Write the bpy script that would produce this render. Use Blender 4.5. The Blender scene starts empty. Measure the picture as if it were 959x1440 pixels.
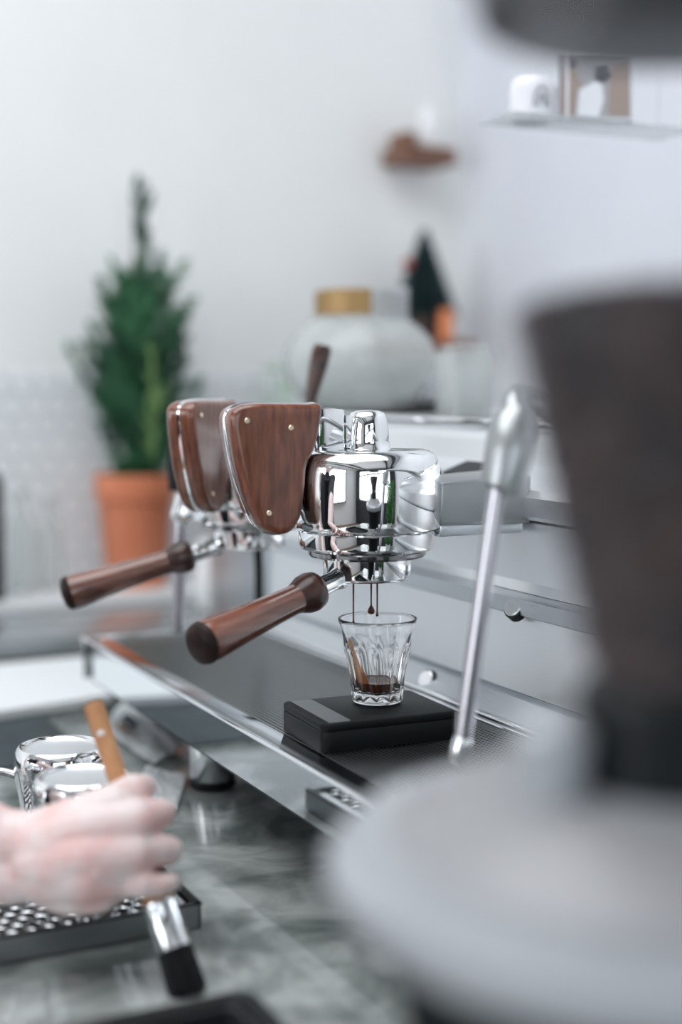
import bpy, bmesh, math, random
from mathutils import Vector, Matrix, noise
random.seed(7)
S = bpy.context.scene
COL = S.collection
PI = math.pi
rad = math.radians

# ------------------------------------------------------------------ camera
FPX, PITCH, YAW, EYE = 2000.0, rad(5.31), rad(26.35), 0.395
cam_d = bpy.data.cameras.new('camera')
cam = bpy.data.objects.new('camera', cam_d)
COL.objects.link(cam)
cam.location = (0, 0, EYE)
cam.rotation_euler = (PI / 2 - PITCH, 0, -YAW)
cam_d.sensor_fit = 'HORIZONTAL'
cam_d.sensor_width = 24.0
cam_d.lens = FPX / 959.0 * 24.0
cam_d.clip_start = 0.02
cam_d.dof.use_dof = True
cam_d.dof.focus_distance = 1.165
cam_d.dof.aperture_fstop = 1.75
S.camera = cam

# ------------------------------------------------------------------ world, daylight and an added ceiling fill
w = bpy.data.worlds.new('world')
S.world = w
w.use_nodes = True
w.node_tree.nodes['Background'].inputs[0].default_value = (0.80, 0.90, 1.0, 1)
w.node_tree.nodes['Background'].inputs[1].default_value = 1.1

def area_light(name, loc, rot, sx, sy, energy, color):
    l = bpy.data.lights.new(name, 'AREA')
    l.shape = 'RECTANGLE'; l.size = sx; l.size_y = sy; l.energy = energy; l.color = color
    o = bpy.data.objects.new(name, l); COL.objects.link(o)
    o.location = loc; o.rotation_euler = rot
    return o
area_light('daylight_left', (-2.58, 0.75, 0.75), (0, rad(-90), 0), 1.7, 2.9, 56, (0.97, 0.985, 1.0))
area_light('daylight_front', (-0.55, -2.18, 0.75), (rad(90), 0, 0), 3.0, 1.7, 24, (0.95, 0.975, 1.0))
area_light('ceiling_fill', (0.0, 1.05, 1.90), (0, 0, 0), 1.9, 1.5, 29, (0.97, 0.985, 1.0))  # added ceiling panel for top light and handle highlights, no opening above it

S.view_settings.view_transform = 'Standard'
S.view_settings.look = 'None'
S.view_settings.gamma = 1.0
S.view_settings.exposure = -0.08
S.view_settings.use_curve_mapping = False
S.cycles.use_denoising = True
S.cycles.max_bounces = 14
S.cycles.transmission_bounces = 14
S.cycles.transparent_max_bounces = 16
S.cycles.sample_clamp_indirect = 8.0
S.cycles.caustics_reflective = False
S.cycles.caustics_refractive = True

# ------------------------------------------------------------------ placement helper: a point of the place at depth d along the lens axis
_f = Vector((math.sin(YAW) * math.cos(PITCH), math.cos(YAW) * math.cos(PITCH), -math.sin(PITCH)))
_r = Vector((math.cos(YAW), -math.sin(YAW), 0))
_u = Vector((math.sin(YAW) * math.sin(PITCH), math.cos(YAW) * math.sin(PITCH), math.cos(PITCH)))
def P(x, y, d):
    return Vector((0, 0, EYE)) + (_f + _r * ((x - 479.5) / FPX) + _u * ((720 - y) / FPX)) * d
def PZ(x, y, z):
    q = P(x, y, 1.0) - Vector((0, 0, EYE))
    return P(x, y, (z - EYE) / q.z)
def PY(x, y, Y):
    q = P(x, y, 1.0)
    return P(x, y, Y / q.y)
def PX(x, y, X):
    q = P(x, y, 1.0)
    return P(x, y, X / q.x)

# ------------------------------------------------------------------ materials
def mat(name, color, rough=0.5, metal=0.0, **kw):
    m = bpy.data.materials.new(name); m.use_nodes = True
    b = m.node_tree.nodes['Principled BSDF']
    b.inputs['Base Color'].default_value = (*color, 1)
    b.inputs['Roughness'].default_value = rough
    b.inputs['Metallic'].default_value = metal
    for k, v in kw.items():
        b.inputs[k.replace('_', ' ')].default_value = v
    return m
def nodes(m):
    nt = m.node_tree
    return nt, nt.nodes, nt.links, nt.nodes['Principled BSDF']
def noise_color(m, c1, c2, scale=5, stretch=(1, 1, 1), detail=6, lo=0.35, hi=0.65, bump=0.0, rough_var=None, distortion=0.0, coord='Object'):
    nt, N, L, b = nodes(m)
    tc = N.new('ShaderNodeTexCoord'); mp = N.new('ShaderNodeMapping'); mp.inputs['Scale'].default_value = stretch
    n = N.new('ShaderNodeTexNoise'); n.inputs['Scale'].default_value = scale; n.inputs['Detail'].default_value = detail
    n.inputs['Distortion'].default_value = distortion
    r = N.new('ShaderNodeValToRGB')
    r.color_ramp.elements[0].position = lo; r.color_ramp.elements[0].color = (*c1, 1)
    r.color_ramp.elements[1].position = hi; r.color_ramp.elements[1].color = (*c2, 1)
    L.new(tc.outputs[coord], mp.inputs[0]); L.new(mp.outputs[0], n.inputs[0]); L.new(n.outputs[0], r.inputs[0])
    L.new(r.outputs[0], b.inputs['Base Color'])
    if bump:
        bp = N.new('ShaderNodeBump'); bp.inputs['Strength'].default_value = bump; bp.inputs['Distance'].default_value = 0.001
        L.new(n.outputs[0], bp.inputs['Height']); L.new(bp.outputs[0], b.inputs['Normal'])
    if rough_var:
        mr = N.new('ShaderNodeMapRange'); mr.inputs[3].default_value = rough_var[0]; mr.inputs[4].default_value = rough_var[1]
        L.new(n.outputs[0], mr.inputs[0]); L.new(mr.outputs[0], b.inputs['Roughness'])
    return m
M = {}
M['chrome'] = mat('chrome', (0.93, 0.94, 0.95), 0.035, 1.0)
M['dark_chrome'] = mat('dark chrome', (0.30, 0.30, 0.31), 0.12, 1.0)
M['steel'] = mat('polished steel', (0.80, 0.82, 0.84), 0.10, 1.0)
def brushed(name, col, rough, stretch):
    m = mat(name, col, rough, 1.0)
    nt, N, L, b = nodes(m)
    tc = N.new('ShaderNodeTexCoord'); mp = N.new('ShaderNodeMapping'); mp.inputs['Scale'].default_value = stretch
    n = N.new('ShaderNodeTexNoise'); n.inputs['Scale'].default_value = 40; n.inputs['Detail'].default_value = 4
    L.new(tc.outputs['Object'], mp.inputs[0]); L.new(mp.outputs[0], n.inputs[0])
    mr = N.new('ShaderNodeMapRange'); mr.inputs[3].default_value = rough - 0.08; mr.inputs[4].default_value = rough + 0.1
    L.new(n.outputs[0], mr.inputs[0]); L.new(mr.outputs[0], b.inputs['Roughness'])
    bp = N.new('ShaderNodeBump'); bp.inputs['Strength'].default_value = 0.12; bp.inputs['Distance'].default_value = 0.0005
    L.new(n.outputs[0], bp.inputs['Height']); L.new(bp.outputs[0], b.inputs['Normal'])
    return m
M['brushed'] = brushed('brushed steel', (0.86, 0.88, 0.90), 0.38, (0.3, 0.3, 30))
M['brushed_h'] = brushed('brushed steel lengthwise', (0.66, 0.69, 0.72), 0.30, (20, 0.4, 20))
M['arm_steel'] = brushed('satin steel', (0.40, 0.42, 0.43), 0.36, (8, 8, 8))
M['satin'] = mat('satin base steel', (0.86, 0.88, 0.90), 0.38, 1.0)
M['wand_steel'] = mat('wand steel', (0.50, 0.49, 0.53), 0.20, 1.0)
M['mirror'] = mat('mirror steel', (0.80, 0.83, 0.85), 0.045, 1.0)
M['dark_metal'] = mat('dark metal', (0.05, 0.055, 0.06), 0.3, 0.6)
M['wire'] = mat('grid steel', (0.62, 0.64, 0.64), 0.3, 1.0)
M['rack_steel'] = mat('dark perforated steel', (0.035, 0.038, 0.04), 0.30, 0.5)
M['tray_pan'] = mat('tray pan', (0.008, 0.009, 0.010), 0.7)
M['walnut'] = noise_color(mat('walnut', (0.2, 0.07, 0.04), 0.22, Coat_Weight=0.8, Coat_Roughness=0.15), (0.085, 0.026, 0.015), (0.33, 0.112, 0.060), 40, (5, 5, 0.8), 10, 0.25, 0.80, 0.06, None, 0.3)
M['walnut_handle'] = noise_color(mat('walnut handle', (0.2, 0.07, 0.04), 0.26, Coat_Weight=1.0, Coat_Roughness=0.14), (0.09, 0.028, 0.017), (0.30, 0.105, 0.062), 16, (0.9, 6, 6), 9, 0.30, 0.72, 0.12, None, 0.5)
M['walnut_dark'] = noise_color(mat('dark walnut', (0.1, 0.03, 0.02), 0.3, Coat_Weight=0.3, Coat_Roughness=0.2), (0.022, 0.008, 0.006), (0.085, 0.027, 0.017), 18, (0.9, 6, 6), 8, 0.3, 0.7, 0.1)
M['endcap'] = noise_color(mat('dark end grain', (0.02, 0.01, 0.01), 0.45, Specular_IOR_Level=0.2), (0.010, 0.006, 0.006), (0.035, 0.016, 0.014), 60, (1, 1, 1), 4)
M['brass'] = mat('brass', (0.86, 0.74, 0.55), 0.25, 1.0)
M['black_plastic'] = mat('black plastic', (0.006, 0.008, 0.009), 0.42, Specular_IOR_Level=0.22)
M['black_gloss'] = mat('black gloss', (0.012, 0.013, 0.015), 0.12)
M['glass'] = mat('glass', (1, 1, 1), 0.0, 0.0, Transmission_Weight=1.0, IOR=1.48)
M['coffee'] = mat('espresso', (0.085, 0.020, 0.007), 0.12)
M['crema'] = noise_color(mat('crema', (0.2, 0.05, 0.02), 0.2), (0.08, 0.018, 0.007), (0.40, 0.12, 0.04), 160, (1, 1, 1), 5, 0.4, 0.7)
def film_mat():
    m = bpy.data.materials.new('coffee film'); m.use_nodes = True
    nt = m.node_tree; N = nt.nodes; L = nt.links
    b = N['Principled BSDF']; b.inputs['Base Color'].default_value = (0.55, 0.16, 0.03, 1); b.inputs['Roughness'].default_value = 0.2
    t = N.new('ShaderNodeBsdfTransparent'); t.inputs[0].default_value = (1.0, 0.62, 0.30, 1)
    mx = N.new('ShaderNodeMixShader'); mx.inputs[0].default_value = 0.7
    L.new(t.outputs[0], mx.inputs[1]); L.new(b.outputs[0], mx.inputs[2]); L.new(mx.outputs[0], N['Material Output'].inputs[0])
    return m
M['film'] = film_mat()
def thin_glass(name, tint, haze, haze_col, rough=0.05, gloss=0.45, base_gloss=0.03):
    m = bpy.data.materials.new(name); m.use_nodes = True
    nt = m.node_tree; N = nt.nodes; L = nt.links
    N.remove(N['Principled BSDF'])
    t = N.new('ShaderNodeBsdfTransparent'); t.inputs[0].default_value = (*tint, 1)
    d = N.new('ShaderNodeBsdfDiffuse'); d.inputs[0].default_value = (*haze_col, 1)
    tl = N.new('ShaderNodeBsdfTranslucent'); tl.inputs[0].default_value = (*haze_col, 1)
    hz = N.new('ShaderNodeMixShader'); hz.inputs[0].default_value = 0.5
    L.new(d.outputs[0], hz.inputs[1]); L.new(tl.outputs[0], hz.inputs[2])
    a = N.new('ShaderNodeMixShader'); a.inputs[0].default_value = haze
    L.new(t.outputs[0], a.inputs[1]); L.new(hz.outputs[0], a.inputs[2])
    g = N.new('ShaderNodeBsdfGlossy'); g.inputs['Roughness'].default_value = rough
    lw = N.new('ShaderNodeLayerWeight'); lw.inputs[0].default_value = 0.5
    pw = N.new('ShaderNodeMath'); pw.operation = 'POWER'; pw.inputs[1].default_value = 4.0
    fr = N.new('ShaderNodeMath'); fr.operation = 'MULTIPLY_ADD'; fr.inputs[1].default_value = gloss; fr.inputs[2].default_value = base_gloss
    L.new(lw.outputs['Facing'], pw.inputs[0]); L.new(pw.outputs[0], fr.inputs[0])
    mx = N.new('ShaderNodeMixShader')
    L.new(fr.outputs[0], mx.inputs[0]); L.new(a.outputs[0], mx.inputs[1]); L.new(g.outputs[0], mx.inputs[2])
    L.new(mx.outputs[0], N['Material Output'].inputs[0])
    return m
M['hopper'] = thin_glass('hopper plastic', (0.99, 0.99, 1.0), 0.022, (0.90, 0.92, 0.97), 0.1, 0.2, 0.010)
M['jar_glass'] = thin_glass('jar glass', (0.99, 1.0, 1.0), 0.28, (0.96, 0.98, 0.98), 0.05, 0.7)
M['bean'] = noise_color(mat('coffee bean', (0.05, 0.03, 0.025), 0.42, Specular_IOR_Level=0.3), (0.014, 0.010, 0.010), (0.050, 0.028, 0.024), 40)
M['wall'] = noise_color(mat('white plaster', (0.8, 0.82, 0.83), 0.9), (0.84, 0.85, 0.855), (0.88, 0.89, 0.895), 3, (1, 1, 1), 3)
M['wall_grey'] = noise_color(mat('grey plaster', (0.6, 0.62, 0.63), 0.9), (0.80, 0.82, 0.86), (0.85, 0.87, 0.90), 3, (1, 1, 1), 3)
M['grout'] = mat('grout', (0.56, 0.59, 0.61), 0.9)
M['tile'] = noise_color(mat('white glazed tile', (0.75, 0.78, 0.8), 0.12), (0.68, 0.72, 0.75), (0.88, 0.90, 0.92), 9, (1, 1, 1), 2, 0.3, 0.7)
M['floor'] = noise_color(mat('oak floor', (0.25, 0.17, 0.11), 0.4), (0.16, 0.11, 0.08), (0.27, 0.19, 0.13), 4, (1, 8, 1))
M['ceiling'] = mat('white ceiling', (0.85, 0.86, 0.87), 0.9)
M['cabinet'] = mat('dark cabinet', (0.035, 0.04, 0.045), 0.5)
M['white'] = mat('white paint', (0.82, 0.84, 0.86), 0.4)
M['ceramic'] = mat('white ceramic', (0.85, 0.86, 0.88), 0.15)
M['paper'] = mat('white paper', (0.86, 0.89, 0.91), 0.8)
M['slate'] = noise_color(mat('slate mat', (0.03, 0.045, 0.05), 0.55), (0.028, 0.045, 0.052), (0.045, 0.065, 0.072), 30)
M['terracotta'] = noise_color(mat('terracotta', (0.6, 0.2, 0.1), 0.75), (0.56, 0.175, 0.085), (0.68, 0.25, 0.14), 8)
M['soil'] = mat('soil', (0.05, 0.03, 0.02), 0.95)
M['bark'] = mat('bark', (0.12, 0.08, 0.045), 0.9)
M['needle'] = noise_color(mat('conifer needles', (0.05, 0.15, 0.08), 0.6), (0.014, 0.070, 0.042), (0.085, 0.28, 0.13), 11, (1, 1, 1), 4, 0.35, 0.68)
M['needle_lit'] = noise_color(mat('lit needles', (0.2, 0.35, 0.12), 0.6), (0.16, 0.32, 0.10), (0.34, 0.48, 0.20), 30)
M['needle_dark'] = noise_color(mat('dark needles', (0.02, 0.05, 0.05), 0.6), (0.012, 0.036, 0.042), (0.03, 0.07, 0.075), 20)
M['leaf'] = noise_color(mat('leaf', (0.1, 0.3, 0.08), 0.45), (0.05, 0.20, 0.05), (0.15, 0.42, 0.12), 12)
M['leaf_pale'] = noise_color(mat('pale leaf', (0.3, 0.5, 0.3), 0.5), (0.22, 0.46, 0.24), (0.42, 0.64, 0.42), 12)
M['gold'] = mat('brass lid', (0.36, 0.23, 0.10), 0.5, 0.6)
M['shelf_wood'] = noise_color(mat('brown wood', (0.2, 0.09, 0.05), 0.5), (0.14, 0.060, 0.035), (0.27, 0.13, 0.08), 10, (1, 6, 6))
M['orange'] = mat('orange wax', (0.80, 0.27, 0.11), 0.5)
M['red'] = mat('red glaze', (0.35, 0.045, 0.035), 0.35)
M['brush_wood'] = noise_color(mat('brush wood', (0.6, 0.33, 0.16), 0.5), (0.42, 0.19, 0.08), (0.58, 0.31, 0.15), 20, (3, 3, 0.7), 6)
M['bristle'] = noise_color(mat('black bristle', (0.01, 0.01, 0.01), 0.7), (0.006, 0.006, 0.007), (0.022, 0.022, 0.024), 300, (1, 1, 0.05))
M['bare_hole'] = mat('dark hole', (0.01, 0.01, 0.01), 0.8)
M['grinder_body'] = mat('grinder enamel', (0.42, 0.44, 0.47), 0.32, 0.15, Coat_Weight=0.3)
M['ink'] = mat('dark ink', (0.02, 0.035, 0.07), 0.8)
M['ink_brown'] = mat('brown ink', (0.30, 0.20, 0.15), 0.8)
M['denim'] = mat('dark apron', (0.018, 0.022, 0.028), 0.85)
M['shirt'] = mat('dark shirt', (0.03, 0.033, 0.04), 0.9)
M['hair'] = mat('brown hair', (0.06, 0.035, 0.02), 0.6)
M['eye'] = mat('eye', (0.03, 0.02, 0.015), 0.1)
M['photo_grey'] = mat('photo tone', (0.40, 0.40, 0.41), 0.5)
M['photo_tan'] = mat('photo tan tone', (0.36, 0.28, 0.23), 0.5)
M['photo_dark'] = mat('photo dark tone', (0.05, 0.055, 0.07), 0.5)

def skin_mat():
    m = mat('skin', (0.80, 0.60, 0.54), 0.50, 0.0, Subsurface_Weight=0.12, Subsurface_Scale=0.02)
    noise_color(m, (0.84, 0.55, 0.53), (0.86, 0.74, 0.73), 34, (1, 1, 1), 3, 0.36, 0.58)
    m.node_tree.nodes['Principled BSDF'].inputs['Subsurface Radius'].default_value = (1.0, 0.35, 0.2)
    return m
M['skin'] = skin_mat()

def marble_mat():
    m = mat('grey marble', (0.3, 0.33, 0.33), 0.10)
    nt, N, L, b = nodes(m)
    tc = N.new('ShaderNodeTexCoord')
    n1 = N.new('ShaderNodeTexNoise'); n1.inputs['Scale'].default_value = 16; n1.inputs['Detail'].default_value = 12; n1.inputs['Distortion'].default_value = 0.5
    r1 = N.new('ShaderNodeValToRGB')
    r1.color_ramp.elements[0].position = 0.36; r1.color_ramp.elements[0].color = (0.14, 0.162, 0.157, 1)
    r1.color_ramp.elements[1].position = 0.62; r1.color_ramp.elements[1].color = (0.42, 0.45, 0.44, 1)
    n2 = N.new('ShaderNodeTexNoise'); n2.inputs['Scale'].default_value = 5; n2.inputs['Detail'].default_value = 12; n2.inputs['Distortion'].default_value = 1.0
    r2 = N.new('ShaderNodeValToRGB')
    e = r2.color_ramp.elements
    e[0].position = 0.47; e[0].color = (1, 1, 1, 1); e[1].position = 0.53; e[1].color = (1, 1, 1, 1)
    k = r2.color_ramp.elements.new(0.50); k.color = (0.42, 0.45, 0.45, 1)
    mx = N.new('ShaderNodeMixRGB'); mx.blend_type = 'MULTIPLY'; mx.inputs[0].default_value = 0.25
    L.new(tc.outputs['Object'], n1.inputs[0]); L.new(tc.outputs['Object'], n2.inputs[0])
    L.new(n1.outputs[0], r1.inputs[0]); L.new(n2.outputs[0], r2.inputs[0])
    L.new(r1.outputs[0], mx.inputs[1]); L.new(r2.outputs[0], mx.inputs[2]); L.new(mx.outputs[0], b.inputs['Base Color'])
    return m
M['marble'] = marble_mat()

# ------------------------------------------------------------------ mesh helpers
def box(bm, x0, x1, y0, y1, z0, z1, bev=0.0, seg=2):
    r = bmesh.ops.create_cube(bm, size=1.0)
    for v in r['verts']:
        v.co = Vector((x0 + (v.co.x + 0.5) * (x1 - x0), y0 + (v.co.y + 0.5) * (y1 - y0), z0 + (v.co.z + 0.5) * (z1 - z0)))
    if bev > 0:
        es = set()
        for v in r['verts']:
            es.update(v.link_edges)
        bmesh.ops.bevel(bm, geom=list(es), offset=bev, segments=seg, profile=0.5, affect='EDGES')
def frame_to(axis):
    z = Vector(axis).normalized()
    a = Vector((0, 0, 1)) if abs(z.z) < 0.9 else Vector((1, 0, 0))
    x = a.cross(z).normalized(); y = z.cross(x)
    return x, y, z
def lathe(bm, prof, seg=48, origin=(0, 0, 0), axis=(0, 0, 1)):
    x, y, z = frame_to(axis); o = Vector(origin)
    rings = []
    for r, h in prof:
        if r < 1e-6:
            rings.append([bm.verts.new(o + z * h)])
        else:
            rings.append([bm.verts.new(o + z * h + (x * math.cos(2 * PI * i / seg) + y * math.sin(2 * PI * i / seg)) * r) for i in range(seg)])
    for a, b in zip(rings, rings[1:]):
        for i in range(seg):
            j = (i + 1) % seg
            if len(a) == 1 and len(b) == 1: continue
            if len(a) == 1: bm.faces.new((a[0], b[j], b[i]))
            elif len(b) == 1: bm.faces.new((a[i], a[j], b[0]))
            else: bm.faces.new((a[i], a[j], b[j], b[i]))
    return rings
def tube(bm, pts, radii, seg=16, cap=True):
    pts = [Vector(p) for p in pts]
    if not hasattr(radii, '__len__'): radii = [radii] * len(pts)
    t0 = (pts[1] - pts[0]).normalized()
    x, y, _ = frame_to(t0)
    rings = []
    for i, p in enumerate(pts):
        t = (pts[min(i + 1, len(pts) - 1)] - pts[max(i - 1, 0)]).normalized()
        x = (x - t * x.dot(t)).normalized(); y = t.cross(x)
        rings.append([bm.verts.new(p + (x * math.cos(2 * PI * k / seg) + y * math.sin(2 * PI * k / seg)) * radii[i]) for k in range(seg)])
    for a, b in zip(rings, rings[1:]):
        for i in range(seg):
            j = (i + 1) % seg
            bm.faces.new((a[i], a[j], b[j], b[i]))
    if cap:
        bm.faces.new(list(reversed(rings[0]))); bm.faces.new(rings[-1])
def smooth_path(pts, n=8):
    pts = [Vector(p) for p in pts]
    out = []
    for i in range(len(pts) - 1):
        p0 = pts[max(i - 1, 0)]; p1 = pts[i]; p2 = pts[i + 1]; p3 = pts[min(i + 2, len(pts) - 1)]
        for k in range(n):
            t = k / n
            out.append(0.5 * ((2 * p1) + (p2 - p0) * t + (2 * p0 - 5 * p1 + 4 * p2 - p3) * t * t + (3 * p1 - p0 - 3 * p2 + p3) * t ** 3))
    out.append(pts[-1])
    return out
def closed_curve(pts, n=6):
    m = len(pts); out = []
    for i in range(m):
        p0, p1, p2, p3 = [Vector(pts[(i + k - 1) % m]) for k in range(4)]
        for k in range(n):
            t = k / n
            out.append(0.5 * ((2 * p1) + (p2 - p0) * t + (2 * p0 - 5 * p1 + 4 * p2 - p3) * t * t + (3 * p1 - p0 - 3 * p2 + p3) * t ** 3))
    return out
def pillow(bm, outline, layers):
    """outline: list of (a, z) points ccw; layers: (y, inset). A slab lying in the x-z plane."""
    n = len(outline); rings = []
    for yy, ins in layers:
        ring = []
        for i in range(n):
            p = outline[i]; a = outline[i - 1]; b = outline[(i + 1) % n]
            t = (b - a); nrm = Vector((t.y, -t.x)).normalized()
            q = p - nrm * ins
            ring.append(bm.verts.new((q.x, yy, q.y)))
        rings.append(ring)
    for a, b in zip(rings, rings[1:]):
        for i in range(n):
            j = (i + 1) % n
            bm.faces.new((a[i], a[j], b[j], b[i]))
    for rg, dome in ((rings[0], 0.0), (rings[-1], math.copysign(0.0012, layers[-1][0]) if abs(layers[-1][0]) > 0.01 else 0.0)):
        c = Vector((0, 0, 0))
        for v in rg: c += v.co
        c /= n
        prev = rg
        for f in (0.93, 0.82, 0.45):
            nxt = [bm.verts.new(c.lerp(v.co, f) + Vector((0, dome * (1 - f) ** 0.5, 0))) for v in rg]
            for i in range(n): bm.faces.new((prev[i], prev[(i + 1) % n], nxt[(i + 1) % n], nxt[i]))
            prev = nxt
        cv = bm.verts.new(c + Vector((0, dome, 0)))
        for i in range(n): bm.faces.new((prev[i], prev[(i + 1) % n], cv))
def extrude_profile(bm, prof, y0, y1, closed=False):
    a = [bm.verts.new((x, y0, z)) for x, z in prof]; b = [bm.verts.new((x, y1, z)) for x, z in prof]
    n = len(prof)
    for i in range(n if closed else n - 1):
        j = (i + 1) % n
        bm.faces.new((a[i], a[j], b[j], b[i]))
    if closed:
        bm.faces.new(list(reversed(a))); bm.faces.new(b)
def world_loc(o):
    l = Vector((0, 0, 0))
    while o is not None:
        l += o.location; o = o.parent
    return l
def obj(name, bm, m, parent=None, loc=(0, 0, 0), rot=(0, 0, 0), smooth=True, world=False, angle=35, mats=None):
    """one mesh object. world=True: the vertices are in world coordinates"""
    if world:
        off = world_loc(parent) if parent else Vector(loc)
        bmesh.ops.translate(bm, verts=bm.verts, vec=-off)
        if parent: loc = (0, 0, 0)
    bmesh.ops.recalc_face_normals(bm, faces=bm.faces)
    me = bpy.data.meshes.new(name); bm.to_mesh(me); bm.free()
    if smooth:
        me.shade_smooth(); me.set_sharp_from_angle(angle=rad(angle))
    for k in (mats or [m]): me.materials.append(k)
    o = bpy.data.objects.new(name, me); COL.objects.link(o)
    o.parent = parent; o.location = loc; o.rotation_euler = rot
    return o
def B(): return bmesh.new()
def tag(o, label=None, cat=None, group=None, kind=None):
    if label: o['label'] = label
    if cat: o['category'] = cat
    if group: o['group'] = group
    if kind: o['kind'] = kind
    return o
def thing(name, label, cat, loc=(0, 0, 0), rot=(0, 0, 0), group=None):
    o = bpy.data.objects.new(name, None); COL.objects.link(o)
    o.empty_display_size = 0.05; o.location = loc; o.rotation_euler = rot
    return tag(o, label, cat, group)
def copy_tree(o, parent=None):
    c = o.copy(); COL.objects.link(c); c.parent = parent
    for ch in list(o.children): copy_tree(ch, c)
    return c

# ------------------------------------------------------------------ room shell
FZ, CZ = -0.92, 2.05
X0, X1, Y0, Y1 = -2.65, 1.45, -2.25, 2.40
def struct(name, bm, m, **k):
    return tag(obj(name, bm, m, smooth=False, **k), kind='structure')
bm = B(); box(bm, X0, X1, Y0, Y1, FZ - 0.1, FZ); struct('floor', bm, M['floor'])
bm = B(); box(bm, X0, X1, Y0, Y1, CZ, CZ + 0.1); struct('ceiling', bm, M['ceiling'])
bm = B(); box(bm, X0 - 0.1, X1 + 0.1, Y1, Y1 + 0.1, FZ, CZ); wall_back = struct('wall_back', bm, M['wall'])
bm = B(); box(bm, X1, X1 + 0.1, Y0, Y1, FZ, CZ); struct('wall_right', bm, M['wall_grey'])
def wall_with_hole(bm, axis, pos, t, a0, a1, z0, z1, h):
    ha0, ha1, hz0, hz1 = h
    for (p, q, r, s) in ((a0, ha0, z0, z1), (ha1, a1, z0, z1), (ha0, ha1, z0, hz0), (ha0, ha1, hz1, z1)):
        if axis == 'x': box(bm, pos, pos + t, p, q, r, s)
        else: box(bm, p, q, pos, pos + t, r, s)
bm = B(); wall_with_hole(bm, 'x', X0 - 0.1, 0.1, Y0, Y1, FZ, CZ, (-0.75, 2.25, -0.1, 1.6)); struct('wall_left', bm, M['wall'])
bm = B(); wall_with_hole(bm, 'y', Y0 - 0.1, 0.1, X0, X1, FZ, CZ, (-2.05, 0.95, -0.1, 1.6)); struct('wall_front', bm, mat('dark blue-grey paint', (0.10, 0.115, 0.13), 0.8))
# window frames with mullions, standing just inside the daylight
def window(name, axis, pos, a0, a1, z0, z1, na):
    bm = B(); t = 0.045
    def bar(p, q, r, s):
        if axis == 'x': box(bm, pos, pos + 0.06, p, q, r, s)
        else: box(bm, p, q, pos, pos + 0.06, r, s)
    bar(a0, a1, z0, z0 + t); bar(a0, a1, z1 - t, z1)
    for i in range(na + 1):
        c = a0 + (a1 - a0) * i / na
        bar(c - t / 2, c + t / 2, z0, z1)
    bar(a0, a1, z0 + (z1 - z0) * 0.68, z0 + (z1 - z0) * 0.68 + t)
    return struct(name, bm, M['dark_metal'])
window('window_1', 'x', X0 + 0.08, -0.75, 2.25, -0.1, 1.6, 4)
window('window_2', 'y', Y0 + 0.09, -2.05, 0.95, -0.1, 1.6, 3)
bm = B(); box(bm, X0, X1, Y0 + 0.001, Y0 + 0.03, FZ, -0.12); struct('trim_1', bm, M['cabinet'])
for i_, bx in enumerate((-1.9, -1.35, 0.75, 1.15)):
    bm = B(); box(bm, bx, bx + 0.10, Y0 + 0.01, Y1 - 0.01, CZ - 0.13, CZ - 0.001); struct('trim_%d' % (i_ + 2), bm, M['cabinet'])  # dark beams added out of view to deepen reflections in the chrome
bm = B(); box(bm, 1.0, 1.42, Y0 + 0.0, Y0 + 0.05, FZ, 1.2); struct('door_1', bm, M['cabinet'])

# hexagon tiles on the lower back wall: each tile in view a part of the wall
HT = 0.0215
def hex_mesh():
    bm = B()
    a = [bm.verts.new((HT * math.sin(PI / 3 * k), 0, HT * math.cos(PI / 3 * k))) for k in range(6)]
    b = [bm.verts.new((HT * math.sin(PI / 3 * k), -0.004, HT * math.cos(PI / 3 * k))) for k in range(6)]
    c = [bm.verts.new((HT * 0.9 * math.sin(PI / 3 * k), -0.0055, HT * 0.9 * math.cos(PI / 3 * k))) for k in range(6)]
    for u, v in ((a, b), (b, c)):
        for k in range(6): bm.faces.new((u[k], u[(k + 1) % 6], v[(k + 1) % 6], v[k]))
    bm.faces.new(c)
    bmesh.ops.recalc_face_normals(bm, faces=bm.faces)
    me = bpy.data.meshes.new('tile'); bm.to_mesh(me); bm.free(); me.materials.append(M['tile']); return me
HEX = hex_mesh()
bm = B(); box(bm, -0.9, X1, Y1 - 0.003, Y1, 0.02, 0.402)
obj('grout_bed', bm, M['grout'], wall_back, smooth=False)
rest = B(); dx = HT * math.sqrt(3) + 0.0025; dz = HT * 1.5 + 0.0022
rows = int((0.402 - 0.03) / dz); tn = 0
for r in range(rows + 1):
    z = 0.043 + r * dz
    if z > 0.39: break
    x = -0.88 + (dx / 2 if r % 2 else 0)
    while x < X1 - 0.03:
        tilt = (random.uniform(-0.02, 0.02), 0, random.uniform(-0.02, 0.02))
        if x > 0.48 and tn < 299:
            o = bpy.data.objects.new('tile', HEX); COL.objects.link(o); o.parent = wall_back
            o.location = (x, Y1 - 0.002, z); o.rotation_euler = tilt; tn += 1
        else:
            rest.from_mesh(HEX)
            for v in list(rest.verts)[-18:]: v.co += Vector((x, Y1 - 0.002, z))
        x += dx
tag(obj('tiles_beyond', rest, M['tile'], wall_back, smooth=False), kind='stuff')

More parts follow.
